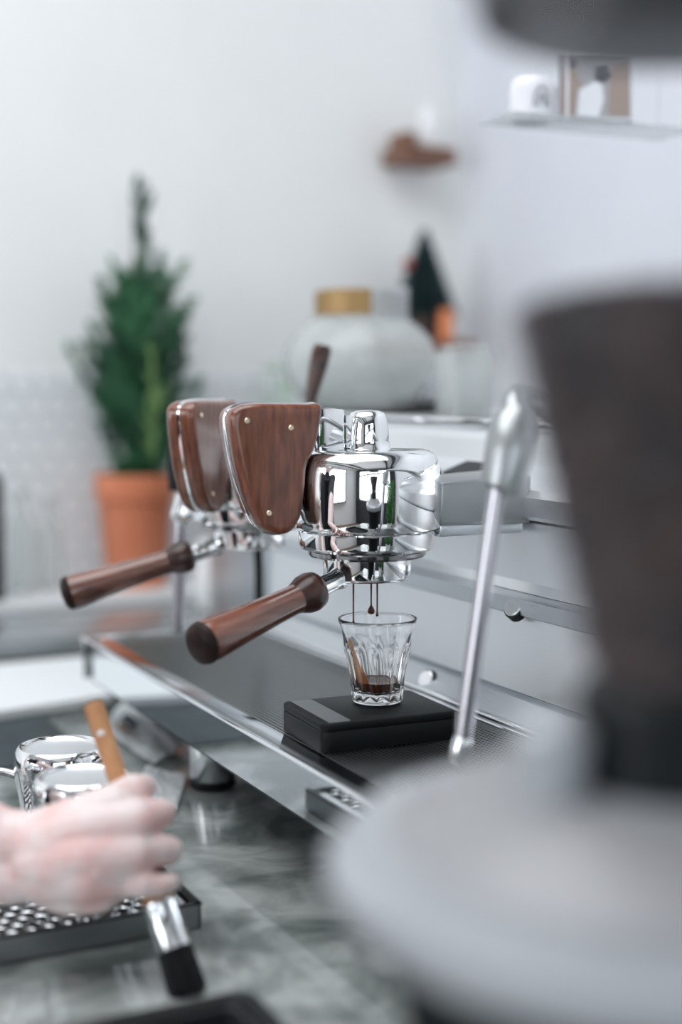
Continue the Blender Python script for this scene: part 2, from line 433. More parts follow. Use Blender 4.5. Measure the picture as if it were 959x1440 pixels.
# ------------------------------------------------------------------ counters
c = thing('marble_counter', 'polished grey veined marble worktop under machine, grinder and drying rack', 'counter', (0.6, 1.0, FZ))
bm = B(); box(bm, -0.08, 1.40, 0.10, 1.93, -0.03, 0.0, 0.003); obj('worktop', bm, M['marble'], c, world=True)
bm = B(); box(bm, 0.0, 1.38, 0.16, 1.92, FZ, -0.03); obj('base_cabinet', bm, M['cabinet'], c, world=True, smooth=False)
c = thing('back_counter', 'low steel-topped counter along tiled wall carrying the terracotta pot', 'counter', (0.3, 2.15, FZ))
bm = B(); box(bm, -0.9, 1.44, 1.935, 2.39, 0.012, 0.036, 0.002); obj('worktop', bm, mat('grey polished top', (0.42, 0.45, 0.47), 0.12, 0.5), c, world=True)
bm = B(); box(bm, -0.9, 1.44, 1.945, 2.39, -0.03, 0.012); obj('shadow_strip', bm, M['black_plastic'], c, world=True, smooth=False)  # black strip standing in for the shadow gap under the top
bm = B(); box(bm, -0.88, 1.42, 1.95, 2.39, FZ, -0.03); obj('base_cabinet', bm, M['cabinet'], c, world=True, smooth=False)
bm = B(); box(bm, -0.9, 1.44, 2.17, 2.39, 0.036, 0.05, 0.003); tag(obj('white_ledge', bm, M['white'], c, world=True), 'low white ledge along the wall')

# ------------------------------------------------------------------ espresso machine
GX, GY, GZ = 0.5390, 1.0395, 0.2315      # axis of the near group, underside of its basket
mach = thing('espresso_machine', 'chrome and steel espresso machine with walnut paddles and two groups', 'coffee machine', (0.78, 1.08, 0.0))
YA, YB = 0.62, 1.545
def part(name, bm, m, **k): return obj(name, bm, m, mach, world=True, **k)
# body and fascia
bm = B()
extrude_profile(bm, [(0.676, 0.2765), (0.672, 0.280), (0.671, 0.296), (0.676, 0.302), (0.712, 0.315), (0.716, 0.319), (0.722, 0.339), (0.727, 0.3445), (0.735, 0.3465), (1.10, 0.3465), (1.12, 0.33), (1.12, 0.07), (0.70, 0.07), (0.70, 0.2765)], YA, YB - 0.02, True)
part('body', bm, M['brushed'], angle=25)
bm = B(); box(bm, 0.735, 1.09, YA + 0.01, YB - 0.03, 0.3465, 0.350, 0.001); part('top_deck', bm, M['steel'])
bm = B(); tube(bm, [(0.738, YA + 0.01, 0.3545), (0.738, YB - 0.03, 0.3545)], 0.003, 10); part('cup_rail', bm, M['chrome'])
# splash panels
bm = B(); extrude_profile(bm, [(0.673, 0.2145), (0.680, 0.222), (0.680, 0.2735), (0.70, 0.2735), (0.70, 0.2145)], YA, YB - 0.02, True); part('upper_splash_panel', bm, M['brushed'])
bm = B(); extrude_profile(bm, [(0.661, 0.197), (0.657, 0.199), (0.657, 0.212), (0.661, 0.214), (0.70, 0.214), (0.70, 0.197)], YA, YB - 0.02, True); part('ledge_bar', bm, M['brushed_h'])
bm = B(); extrude_profile(bm, [(0.661, 0.1315), (0.666, 0.196), (0.70, 0.196), (0.70, 0.1315)], YA, YB - 0.02, True); part('lower_splash_panel', bm, M['brushed'])
bm = B(); box(bm, 0.667, 0.70, YA, YB - 0.02, 0.126, 0.1315); part('seam', bm, M['black_plastic'], smooth=False)
bm = B(); extrude_profile(bm, [(0.642, 0.108), (0.646, 0.112), (0.668, 0.1295), (0.70, 0.1295), (0.70, 0.10), (0.642, 0.10)], YA, YB, True); part('sloped_strip', bm, M['brushed_h'])
for i, (px, py, X, ax) in enumerate(((599, 955, 0.6500, (-0.88, -0.25, 0.40)), (722, 854, 0.6560, (-0.80, -0.25, 0.55)))):
    q = PX(px, py, X); bm = B()
    lathe(bm, [(0, 0.0016), (0.0074, 0.0016), (0.0084, 0.0008), (0.0086, -0.008)], 32, q, ax); sc_ = part('button_screw', bm, M['satin'])
    bm = B(); lathe(bm, [(0.0084, 0.0), (0.0096, -0.0005), (0.0098, -0.008)], 32, q, ax); part('screw_washer', bm, M['black_plastic'])
q = PX(663, 665, 0.70); bm = B(); box(bm, 0.684, 0.712, q.y - 0.045, q.y + 0.028, 0.3045, 0.3075)
for v in bm.verts: v.co.z = 0.3062 + (v.co.x - 0.684) * 0.36 + (0.0018 if v.co.z > 0.306 else 0)
part('slot', bm, M['black_plastic'], smooth=False)
# tray
bm = B(); tube(bm, [(0.644, YA + 0.005, 0.1085), (0.644, YB - 0.01, 0.1085)], 0.0028, 12); part('tray_rail', bm, M['chrome'])
bm = B(); tube(bm, [(0.6365, YA + 0.005, 0.1065), (0.6365, YB - 0.01, 0.1065)], 0.0020, 10); part('tray_rail', bm, M['steel'])
bm = B(); box(bm, 0.447, 0.645, YA, YB, 0.088, 0.096); part('tray_pan', bm, M['tray_pan'], smooth=False)
bm = B(); extrude_profile(bm, [(0.446, 0.0605), (0.446, 0.1035), (0.4475, 0.1035), (0.4475, 0.0605)], YA, YB, True); part('front_panel', bm, M['mirror'], smooth=False)
bm = B(); extrude_profile(bm, [(0.4395, 0.1040), (0.4380, 0.1055), (0.4385, 0.1073), (0.4400, 0.1080), (0.4425, 0.1078), (0.4445, 0.1062), (0.4660, 0.1055), (0.4670, 0.1040), (0.4670, 0.098), (0.4475, 0.098), (0.4475, 0.1035)], YA, YB, True); part('tray_rim', bm, M['steel'], angle=50)
bm = B(); box(bm, 0.440, 0.645, YB - 0.004, YB, 0.0605, 0.107, 0.001); part('tray_end', bm, M['steel'])
bm = B(); box(bm, 0.4475, 0.70, YA, YB - 0.004, 0.058, 0.0605); part('base_plate', bm, M['dark_metal'], smooth=False)
bm = B(); box(bm, 0.69, 1.10, YA, YB - 0.02, 0.058, 0.07); part('base_plate', bm, M['dark_metal'], smooth=False)
bm = B(); pit = 0.0042; w_ = 0.00046
x = 0.4685
while x < 0.6345:
    box(bm, x - w_, x + w_, YA, YB - 0.004, 0.1050, 0.1055); x += pit
y = YA + 0.002
while y < YB - 0.005:
    box(bm, 0.467, 0.6345, y - w_, y + w_, 0.1051, 0.1053); y += pit
tag(part('drip_grid', bm, M['wire'], smooth=False), 'fine dark metal drip grid', kind='stuff')
# feet
for fx in (0.490, 1.03):
    for fy in (1.272, 0.72):
        bm = B(); lathe(bm, [(0, 0.001), (0.021, 0.001), (0.023, 0.003), (0.023, 0.008), (0.0, 0.008)], 32, (fx, fy, 0)); part('rubber_foot', bm, M['black_plastic'])
        bm = B(); lathe(bm, [(0, 0.008), (0.0215, 0.008), (0.0225, 0.010), (0.0225, 0.058), (0, 0.058)], 32, (fx, fy, 0)); part('foot', bm, M['steel'])

# ---- group head: cap mesh with sub-parts (local origin = axis, underside of the basket)
wood_px = [(-.1262, .1345), (-.1200, .1425), (-.105, .1452), (-.080, .1450), (-.060, .1446), (-.0475, .1435), (-.0485, .126), (-.0535, .108), (-.060, .095), (-.0615, .080), (-.0635, .066), (-.0660, .054), (-.0735, .0435), (-.085, .0405), (-.096, .0440), (-.105, .0535), (-.1145, .075), (-.121, .098), (-.1250, .118)]
def outline(scale=0.0):
    pts = closed_curve([Vector((a, b)) for a, b in wood_px], 5)
    area = sum(pts[i].x * pts[(i + 1) % len(pts)].y - pts[(i + 1) % len(pts)].x * pts[i].y for i in range(len(pts)))
    if area < 0: pts.reverse()
    return pts
def group_head(y, paddle_turn):
    bm = B()
    R = 0.0612
    prof = [(0.0, 0.1078), (0.045, 0.1073), (0.051, 0.1060), (0.0560, 0.1028), (0.0592, 0.0975), (0.0608, 0.0910), (0.0616, 0.080), (0.0616, 0.066), (0.0610, 0.052), (0.0602, 0.0440), (0.0596, 0.0426), (0.0550, 0.0422), (0.0545, 0.0408), (0, 0.0408)]
    sp = []
    for i in range(len(prof) - 1):
        for k in range(3):
            t = k / 3; sp.append((prof[i][0] + (prof[i + 1][0] - prof[i][0]) * t, prof[i][1] + (prof[i + 1][1] - prof[i][1]) * t))
    sp.append(prof[-1])
    lathe(bm, prof, 128)
    cap = obj('group_head', bm, M['chrome'], mach, loc=Vector((GX, y, GZ)) - mach.location, angle=45)
    def sub(name, bm, m, rot=(0, 0, 0), angle=35): return obj(name, bm, m, cap, rot=rot, angle=angle)
    bm = B(); lathe(bm, [(0.040, 0.0407), (0.0560, 0.0407), (0.0568, 0.0398), (0.0568, 0.0290), (0.0562, 0.0268), (0.0545, 0.0252), (0.0515, 0.0245), (0.040, 0.0245)], 128); sub('collar', bm, M['chrome'], angle=28)
    bm = B(); lathe(bm, [(0.030, 0.0243), (0.0478, 0.0243), (0.0488, 0.0232), (0.0488, 0.0205), (0.0475, 0.0188), (0.0440, 0.0182), (0.030, 0.0182)], 128); sub('gasket_ring', bm, M['dark_chrome'], angle=28)
    bm = B(); lathe(bm, [(0.0200, 0.1060), (0.0196, 0.1082), (0.0188, 0.1090), (0.0185, 0.114), (0.0170, 0.126), (0.0160, 0.1320), (0.0140, 0.1365), (0.0095, 0.1385), (0.0, 0.1390)], 64); sub('top_knob', bm, M['chrome'], angle=60)
    # brushed arm back to the body
    bm = B(); box(bm, 0.050, 0.140, -0.034, 0.034, 0.044, 0.080, 0.003, 3)
    for v in bm.verts:
        if v.co.x > 0.1: v.co.z += 0.004 if v.co.z > 0.06 else -0.002
    sub('arm', bm, M['arm_steel'])
    bm = B(); box(bm, 0.052, 0.134, -0.030, 0.030, 0.034, 0.0445, 0.002); sub('arm_underside', bm, M['brushed_h'])
    # paddle: chrome core, two walnut cheeks, pins, neck
    rot = (0, 0, paddle_turn)
    ol = outline()
    bm = B(); pillow(bm, [Vector((p.x, p.y)) for p in ol], [(-0.0016, 0.0), (-0.0012, -0.0008), (0.0012, -0.0008), (0.0016, 0.0)]); sub('paddle_core', bm, M['chrome'], rot)
    for s in (-1, 1):
        bm = B(); pillow(bm, ol, [(s * 0.0017, 0.0004), (s * 0.0080, 0.0000), (s * 0.0110, 0.0005), (s * 0.0130, 0.0013), (s * 0.0143, 0.0024), (s * 0.0150, 0.0036)]); sub('wood_cheek', bm, M['walnut'], rot, 60)
    for (a, b) in ((-.1133, .1318), (-.0760, .1258), (-.0950, .0590)):
        bm = B(); lathe(bm, [(0, 0.0168), (0.0019, 0.0168), (0.0023, 0.0163), (0.0024, 0.012)], 20, (a, 0, b), (0, -1, 0)); sub('pin', bm, M['brass'], rot)
    bm = B(); box(bm, -0.0485, -0.0250, -0.0085, 0.0085, 0.1060, 0.1400, 0.0014, 3); box(bm, -0.0252, -0.0160, -0.0060, 0.0060, 0.1080, 0.1360, 0.0008, 2)
    for v in bm.verts:
        if v.co.z > 0.12: v.co.z += (-0.030 - v.co.x) * 0.11
    sub('neck', bm, M['chrome'], rot)
    return cap
group_head(GY, 0.0)
GY2 = 1.290
g2 = group_head(GY2, rad(37))

# far steam wand, dark water spout, near steam wand, wooden steam lever
def wand(path, r, joint, grip=None, tip=None):
    r *= 1.18
    bm = B(); tube(bm, smooth_path(path, 8), r, 16); o = part('steam_wand', bm, M['wand_steel'])
    bm = B(); tube(bm, joint[0], joint[1], 20)
    off = world_loc(o); bmesh.ops.translate(bm, verts=bm.verts, vec=-off)
    obj('joint', bm, joint[2], o)
    for g in ([grip] if grip else []) + ([tip] if tip else []):
        bm = B(); tube(bm, g[0], g[1], 18); bmesh.ops.translate(bm, verts=bm.verts, vec=-off)
        obj(g[3], bm, g[2], o)
    return o
a = P(650, 1046, 0.966); b_ = P(697, 705, 0.958); c_ = P(712, 655, 0.955)
wand([a, a.lerp(b_, 0.5), b_, c_], 0.0052, ([P(702, 692, 0.957), P(706, 684, 0.957), P(716, 640, 0.955), P(722, 600, 0.96), P(726, 585, 0.965)], [0.0105, 0.0150, 0.0168, 0.0165, 0.0130], M['arm_steel']),
     tip=([P(643, 1072, 0.967), P(645, 1062, 0.967), P(651, 1040, 0.966), P(653, 1030, 0.966)], [0.0058, 0.0072, 0.0068, 0.0053], M['steel'], 'tip'))
bm = B(); tube(bm, smooth_path([P(724, 596, 0.962), P(740, 560, 1.0) , Vector((0.70, 0.90, 0.33))], 6), 0.009, 14); part('wand_arm', bm, M['arm_steel'])
a = P(250, 888, 1.475); b_ = P(254, 738, 1.463); c_ = P(256, 700, 1.462)
wand([a, a.lerp(b_, 0.5), b_, c_], 0.0056, ([P(268, 735, 1.46), P(258, 722, 1.46), P(262, 700, 1.46), P(290, 684, 1.49)], [0.011, 0.014, 0.013, 0.011], M['chrome']),
     grip=([P(247, 690, 1.46), P(247, 660, 1.46), P(250, 600, 1.47)], [0.0075, 0.009, 0.008], M['black_plastic'], 'rubber_grip'))
bm = B(); tube(bm, smooth_path([P(270, 700, 1.47), P(300, 672, 1.52), Vector((0.71, 1.48, 0.29))], 6), 0.009, 14); part('wand_arm', bm, M['chrome'])
bm = B(); tube(bm, smooth_path([P(364, 848, 1.55), P(364, 800, 1.55), P(362, 735, 1.55), P(372, 705, 1.57), Vector((0.69, 1.42, 0.285))], 8), 0.0048, 14); part('water_spout', bm, M['black_plastic'])
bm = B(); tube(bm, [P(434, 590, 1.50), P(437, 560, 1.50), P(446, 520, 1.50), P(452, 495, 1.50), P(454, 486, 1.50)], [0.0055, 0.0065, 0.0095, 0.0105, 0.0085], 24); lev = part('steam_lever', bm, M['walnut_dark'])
q = P(434, 588, 1.50); bm = B(); tube(bm, [q, q + Vector((0.02, 0, -0.02)), Vector((0.70, q.y, 0.31))], 0.005, 14); part('lever_shaft', bm, M['chrome'])

# ------------------------------------------------------------------ portafilters
def portafilter(y, turn, label, tilt, L):
    p = thing('portafilter', label, 'portafilter', (GX, y, GZ), (0, 0, turn), 'portafilters locked in the groups')
    bm = B(); lathe(bm, [(0.0300, 0.000), (0.0350, -0.0002), (0.0362, 0.0008), (0.0366, 0.0022), (0.0366, 0.0178), (0.0355, 0.0181), (0.0335, 0.0181), (0.0325, 0.004), (0.0305, 0.002)], 96)
    lathe(bm, [(0, 0.0030), (0.031, 0.0022)], 96)
    obj('basket_ring', bm, M['chrome'], p)
    d = Vector((-math.cos(tilt), 0, -math.sin(tilt))); o = Vector((0, 0, 0.0105))
    bm = B(); lathe(bm, [(0.0090, 0.031), (0.0098, 0.034), (0.0082, 0.039), (0.0078, 0.045), (0.0084, 0.056), (0.0094, 0.062), (0.0, 0.062)], 40, o, d); obj('neck', bm, M['chrome'], p)
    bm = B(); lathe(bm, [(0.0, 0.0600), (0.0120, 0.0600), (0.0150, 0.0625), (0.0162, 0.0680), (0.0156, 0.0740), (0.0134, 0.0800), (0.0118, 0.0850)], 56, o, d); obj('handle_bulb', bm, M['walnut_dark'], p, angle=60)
    e = L
    bm = B(); lathe(bm, [(0.0118, 0.0850), (0.0116, 0.090), (0.0123, 0.110), (0.0138, 0.132), (0.0155, e - 0.026), (0.0167, e - 0.012), (0.0169, e - 0.006), (0.0168, e - 0.004), (0.0, e - 0.004)], 56, o, d); obj('handle', bm, M['walnut_handle'], p, angle=60)
    bm = B(); lathe(bm, [(0.0, e - 0.0045), (0.0167, e - 0.0045), (0.0166, e - 0.002), (0.0152, e + 0.0015), (0.010, e + 0.0042), (0.0, e + 0.0055)], 56, o, d); obj('end_cap', bm, M['endcap'], p, angle=60)
    return p
portafilter(GY, rad(19.5), 'walnut-handled portafilter in the near group, espresso dripping from its open basket', rad(13.2), 0.186)
portafilter(GY2, rad(-12), 'walnut-handled portafilter in the far group, nothing flowing from it', rad(16), 0.186)

# streams
def drip(px, ytop, ybot, rdrop, label, d=1.180, r=0.0008):
    a = P(px, ytop, d); a.z = GZ - 0.0004; b = P(px, ybot, d)
    b.x, b.y = a.x, a.y
    h = a.z - b.z
    bm = B(); lathe(bm, [(0, 0), (rdrop * 0.8, rdrop * 0.35), (rdrop, rdrop), (rdrop * 0.75, rdrop * 1.7), (r * 0.9, rdrop * 2.6), (r * 0.8, h * 0.5), (r, h - 0.004), (r * 2.2, h)], 16, b)
    o = obj('espresso_stream', bm, M['coffee'], world=True, loc=(b.x, b.y, b.z)); tag(o, label, 'espresso stream', 'streams of espresso under the near group')
drip(497, 824, 880, 0.0015, 'leftmost thin espresso stream falling from basket, reaching below the glass rim')
drip(522, 824, 865, 0.0031, 'middle espresso stream ending in a fat round drop above the glass')
drip(530.5, 824, 868, 0.0013, 'rightmost thin espresso stream falling from basket, next to the round drop')

# ------------------------------------------------------------------ scale and tumbler
def round_slab(bm, hx, hy, z0, z1, rc, ev):
    rings = []
    for z, ins in ((z0, ev), (z0 + ev * 0.4, ev * 0.3), (z0 + ev, 0), (z1 - ev, 0), (z1 - ev * 0.4, ev * 0.3), (z1, ev)):
        ring = []
        for (sx, sy, a0) in ((1, 1, 0), (-1, 1, 90), (-1, -1, 180), (1, -1, 270)):
            for k in range(9):
                a = rad(a0 + 90 * k / 8)
                ring.append(bm.verts.new((sx * (hx - rc) + (rc - ins) * math.cos(a), sy * (hy - rc) + (rc - ins) * math.sin(a), z)))
        rings.append(ring)
    for a, b in zip(rings, rings[1:]):
        for i in range(36): bm.faces.new((a[i], a[(i + 1) % 36], b[(i + 1) % 36], b[i]))
    bm.faces.new(list(reversed(rings[0]))); bm.faces.new(rings[-1])
ZS = 0.1300
sc = thing('coffee_scale', 'flat black digital scale on the drip grid under the tumbler', 'scale', (0.526, 1.012, 0.1060), (0, 0, rad(-2.5)))
bm = B(); round_slab(bm, 0.0590, 0.0440, 0.0008, 0.0178, 0.007, 0.0008); obj('base', bm, M['black_plastic'], sc)
bm = B(); round_slab(bm, 0.0590, 0.0440, 0.01785, ZS - 0.1060, 0.007, 0.0012); obj('weighing_plate', bm, M['black_plastic'], sc)
bm = B(); box(bm, -0.0520, -0.0330, -0.0415, 0.0415, ZS - 0.1061, ZS - 0.1057, 0.0001, 1); tag(obj('display', bm, M['black_gloss'], sc), 'glossy black display strip')
TX, TY = 0.5412, 1.0250
tum = thing('glass_tumbler', 'small fluted clear glass tumbler on the black scale holding an espresso', 'glass', (TX, TY, ZS))
def tumbler_bm():
    bm = B(); seg = 144; nfl = 12; H = 0.0690
    outer = [(0.0190, 0.0), (0.0205, 0.0008), (0.0211, 0.0025), (0.0213, 0.007), (0.0214, 0.012), (0.0226, 0.022), (0.0243, 0.031), (0.0262, 0.0385), (0.0276, 0.044), (0.0281, 0.0475), (0.0284, 0.051), (0.0290, 0.0555), (0.0304, 0.0615), (0.0320, 0.0665), (0.0326, 0.0685), (0.0325, 0.0697)]
    inner = [(0.0315, 0.0699), (0.0309, 0.0690), (0.0302, 0.0655), (0.0285, 0.058), (0.0266, 0.050), (0.0252, 0.044), (0.0232, 0.035), (0.0214, 0.025), (0.0198, 0.015), (0.0188, 0.0105), (0.016, 0.0085), (0.0, 0.0080)]
    rings = []
    for k, (r, z) in enumerate(outer):
        ring = []
        for i in range(seg):
            th = 2 * PI * i / seg
            u = abs(((th * nfl / (2 * PI)) % 1.0) - 0.5) * 2      # 0 mid, 1 at the ridge
            low = max(0.0, min(1.0, (z - 0.004) / 0.008)) * max(0.0, min(1.0, (0.047 + 0.003 * (1 - u * u) - z) / 0.005))
            up = max(0.0, 1 - abs(z - 0.0525) / 0.006)
            rr = r - 0.0017 * low * (1 - u ** 1.6) + 0.0004 * low * (u ** 6) - 0.0009 * up * u
            ring.append(bm.verts.new((rr * math.cos(th), rr * math.sin(th), z)))
        rings.append(ring)
    for (r, z) in inner[:-1]:
        rings.append([bm.verts.new((r * math.cos(2 * PI * i / seg), r * math.sin(2 * PI * i / seg), z)) for i in range(seg)])
    for a, b in zip(rings, rings[1:]):
        for i in range(seg):
            j = (i + 1) % seg; bm.faces.new((a[i], a[j], b[j], b[i]))
    bm.faces.new(list(reversed(rings[0])))
    c = bm.verts.new((0, 0, inner[-1][1]))
    for i in range(seg): bm.faces.new((rings[-1][i], rings[-1][(i + 1) % seg], c))
    return bm
obj('tumbler', tumbler_bm(), M['glass'], tum, loc=(0, 0, 0.0002), angle=50)
# espresso inside: a thing of its own
esp = thing('espresso', 'dark espresso with reddish crema in the bottom of the tumbler', 'coffee', (TX, TY, ZS + 0.008))
bm = B(); lathe(bm, [(0, 0.0005), (0.0158, 0.0008), (0.0186, 0.0028), (0.0196, 0.0068), (0.0202, 0.0102)], 64); obj('liquid', bm, M['coffee'], esp)
bm = B(); lathe(bm, [(0.0202, 0.0102), (0.0195, 0.0100), (0.010, 0.0098), (0, 0.0098)], 64); obj('crema', bm, M['crema'], esp)
bm = B(); n = 14; az = rad(180 - 26.35) + rad(32)
prev = None
for i in range(n + 1):
    t = i / n; z = 0.009 + t * 0.038; r = 0.0187 + (z - 0.006) * 0.196
    wdt = (0.55 * (1 - t) ** 1.3 + 0.11) * (1 if t < .97 else .4)
    row = [bm.verts.new((r * math.cos(az + wdt * k), r * math.sin(az + wdt * k), z)) for k in (-1, -.5, 0, .5, 1)]
    if prev:
        for k in range(4): bm.faces.new((prev[k], prev[k + 1], row[k + 1], row[k]))
    prev = row
tag(obj('coffee_streak', bm, M['film'], esp), 'amber streak running down the inside of the glass')

# ------------------------------------------------------------------ grinder in the right foreground
gp = P(948, 1190, 0.52); GRX, GRY = gp.x, gp.y
def gz(y): return P(948, y, 0.52).z
gr = thing('coffee_grinder', 'large out-of-focus coffee grinder in the right foreground, hopper full of beans', 'grinder', (GRX, GRY, 0.0))
base = gz(1190)
bm = B(); lathe(bm, [(0, 0.0), (0.085, 0.0), (0.090, 0.004), (0.088, 0.02), (0.080, 0.05), (0.100, base - 0.055), (0.110, base - 0.0245), (0.0, base - 0.0245)], 72); obj('motor_housing', bm, M['black_plastic'], gr)
bm = B(); lathe(bm, [(0.104, base - 0.024), (0.121, base - 0.020), (0.127, base - 0.011), (0.1275, base - 0.004), (0.122, base + 0.003), (0.104, base + 0.0055), (0.0, base + 0.0055)], 96); obj('upper_casing', bm, M['grinder_body'], gr)
bm = B(); lathe(bm, [(0.104, base + 0.0057), (0.098, base + 0.010), (0.086, base + 0.018), (0.070, base + 0.024), (0.055, base + 0.026), (0.048, base + 0.020), (0.0, base + 0.018)], 96); obj('top_plate', bm, mat('grinder grey enamel', (0.32, 0.32, 0.335), 0.4, 0.1), gr)
bm = B(); lathe(bm, [(0.046, base + 0.014), (0.046, base + 0.023), (0.040, base + 0.025), (0.0, base + 0.025)], 64); obj('adjusting_ring', bm, M['grinder_body'], gr)
zc0 = base + 0.0255; zc1 = gz(955) - 0.0
bm = B(); lathe(bm, [(0.0, zc0), (0.036, zc0), (0.036, zc1 - 0.003), (0.033, zc1), (0.0, zc1)], 64); obj('black_collar', bm, M['black_plastic'], gr)
q = P(775, 1040, 0.50); bm = B(); lathe(bm, [(0, base), (0.010, base), (0.011, base + 0.02), (0.013, gz(1060)), (0.014, gz(1010)), (0.010, gz(996)), (0, gz(992))], 32, (q.x - GRX, q.y - GRY, 0)); obj('adjusting_knob', bm, M['grinder_body'], gr)
# hopper cone: straight line left edge from x=605 at y=0 to x=840 at y=1000
def hop_r(z):
    z0, z1 = gz(1000), gz(0)
    return 0.0320 + (z - z0) / (z1 - z0) * (0.0925 - 0.0320)
zt = gz(-40)
bm = B(); lathe(bm, [(hop_r(zc1 - 0.002), zc1 - 0.002), (hop_r(zt), zt), (hop_r(zt) - 0.003, zt), (hop_r(zc1) - 0.003, zc1)], 96); obj('hopper', bm, M['hopper'], gr)
bm = B(); z0 = gz(66); lathe(bm, [(0.0, z0), (0.068, z0), (0.0745, z0 + 0.004), (0.0755, z0 + 0.016), (0.080, z0 + 0.020), (0.088, zt + 0.001), (0.089, zt + 0.006), (0.080, zt + 0.012), (0.0, zt + 0.016)], 72); obj('lid', bm, M['black_plastic'], gr)
# beans: a dark core plus several thousand small beans against the wall of the hopper
bm = B(); zb = gz(452)
lathe(bm, [(0, zc1 + 0.002), (hop_r(zc1) - 0.009, zc1 + 0.002), (hop_r(zb) - 0.011, zb - 0.003), (0.03, zb + 0.004), (0, zb + 0.006)], 40)
def add_bean(bm, c, rot, s):
    m = Matrix.Translation(c) @ rot.to_matrix().to_4x4() @ Matrix.Diagonal((0.0050 * s, 0.0036 * s, 0.0026 * s, 1))
    rr = bmesh.ops.create_icosphere(bm, subdivisions=1, radius=1.0, matrix=m)
from mathutils import Euler
for i in range(2300):
    t = random.random() ** 0.8
    z = zc1 + 0.004 + t * (zb - zc1 - 0.004)
    r = hop_r(z) - 0.0062 - random.random() * 0.003; th = random.uniform(0, 2 * PI)
    add_bean(bm, Vector((r * math.cos(th), r * math.sin(th), z)), Euler((random.uniform(-.5, .5), random.uniform(-.5, .5) + PI / 2, th + random.uniform(-.4, .4))), random.uniform(0.85, 1.1))
for i in range(700):
    r = (hop_r(zb) - 0.009) * math.sqrt(random.random()); th = random.uniform(0, 2 * PI)
    add_bean(bm, Vector((r * math.cos(th), r * math.sin(th), zb + 0.002 + 0.007 * (1 - (r / 0.055) ** 2) + random.uniform(0, 0.003))), Euler((random.uniform(-.5, .5), random.uniform(-.5, .5), th)), random.uniform(0.85, 1.1))
o = obj('coffee_beans', bm, M['bean'], world=False, loc=(GRX, GRY, 0)); tag(o, 'roasted coffee beans filling the grinder hopper', 'coffee beans', kind='stuff')

# ------------------------------------------------------------------ drying rack with upturned pitchers
RX1, RY0 = 0.3515, 0.9375
RX0, RY1, RZ = 0.02, 1.165, 0.0185
rk = thing('drying_rack', 'shallow steel tray with round-holed top on the marble under the pitchers', 'drying rack', ((RX0 + RX1) / 2, (RY0 + RY1) / 2, 0))
def rp(name, bm, m, **k): return obj(name, bm, m, rk, world=True, **k)
bm = B()
box(bm, RX0, RX1, RY0, RY0 + 0.0015, 0.001, RZ); box(bm, RX0, RX1, RY1 - 0.0015, RY1, 0.001, RZ)
box(bm, RX0, RX0 + 0.0015, RY0, RY1, 0.001, RZ); box(bm, RX1 - 0.0015, RX1, RY0, RY1, 0.001, RZ)
rp('tray_wall', bm, M['arm_steel'], smooth=False)
bm = B(); box(bm, RX0 + 0.001, RX1 - 0.001, RY0 + 0.001, RY1 - 0.001, 0.001, 0.002); rp('tray_bottom', bm, M['tray_pan'], smooth=False)
bm = B(); box(bm, RX0 - 0.001, RX1 + 0.001, RY0 - 0.001, RY0 + 0.004, RZ - 0.0005, RZ + 0.0008, 0.0003); box(bm, RX1 - 0.004, RX1 + 0.001, RY0, RY1, RZ - 0.0005, RZ + 0.0008, 0.0003); rp('rim', bm, M['black_plastic'])
bm = B(); hp = 0.0126; hr = 0.0047; Rh = hp / math.sqrt(3)
zz = RZ - 0.003; yy = RY0 + 0.009; row = 0
while yy < RY1 - 0.006:
    xx = RX0 + 0.008 + (hp / 2 if row % 2 else 0)
    while xx < RX1 - 0.020:
        H6 = []
        for k in range(24):
            th = 2 * PI * k / 24
            a6 = ((th + PI / 6 + PI / 6) % (PI / 3)) - PI / 6
            rr = hp / 2 / math.cos(((th + PI / 6) % (PI / 3)) - PI / 6)
            H6.append(Vector((rr * math.cos(th), rr * math.sin(th), 0)))
        cc = Vector((xx, yy, zz))
        a_ = [bm.verts.new(cc + v) for v in H6]
        b2 = [bm.verts.new(cc + Vector((math.cos(2 * PI * k / 24) * (hr + 0.0010), math.sin(2 * PI * k / 24) * (hr + 0.0010), 0.0007))) for k in range(24)]
        c2 = [bm.verts.new(cc + Vector((math.cos(2 * PI * k / 24) * hr, math.sin(2 * PI * k / 24) * hr, 0.0002))) for k in range(24)]
        for k in range(24):
            j = (k + 1) % 24
            bm.faces.new((a_[k], a_[j], b2[j], b2[k])); bm.faces.new((b2[k], b2[j], c2[j], c2[k])).material_index = 1
        xx += hp
    yy += hp * math.sqrt(3) / 2; row += 1
tag(rp('perforated_top', bm, None, smooth=False, mats=[M['rack_steel'], M['steel']]), kind='stuff')
bm = B(); box(bm, RX1 - 0.016, RX1 - 0.002, RY0 + 0.002, RY1 - 0.002, RZ - 0.0032, RZ - 0.0028); rp('top_margin', bm, M['steel'], smooth=False)

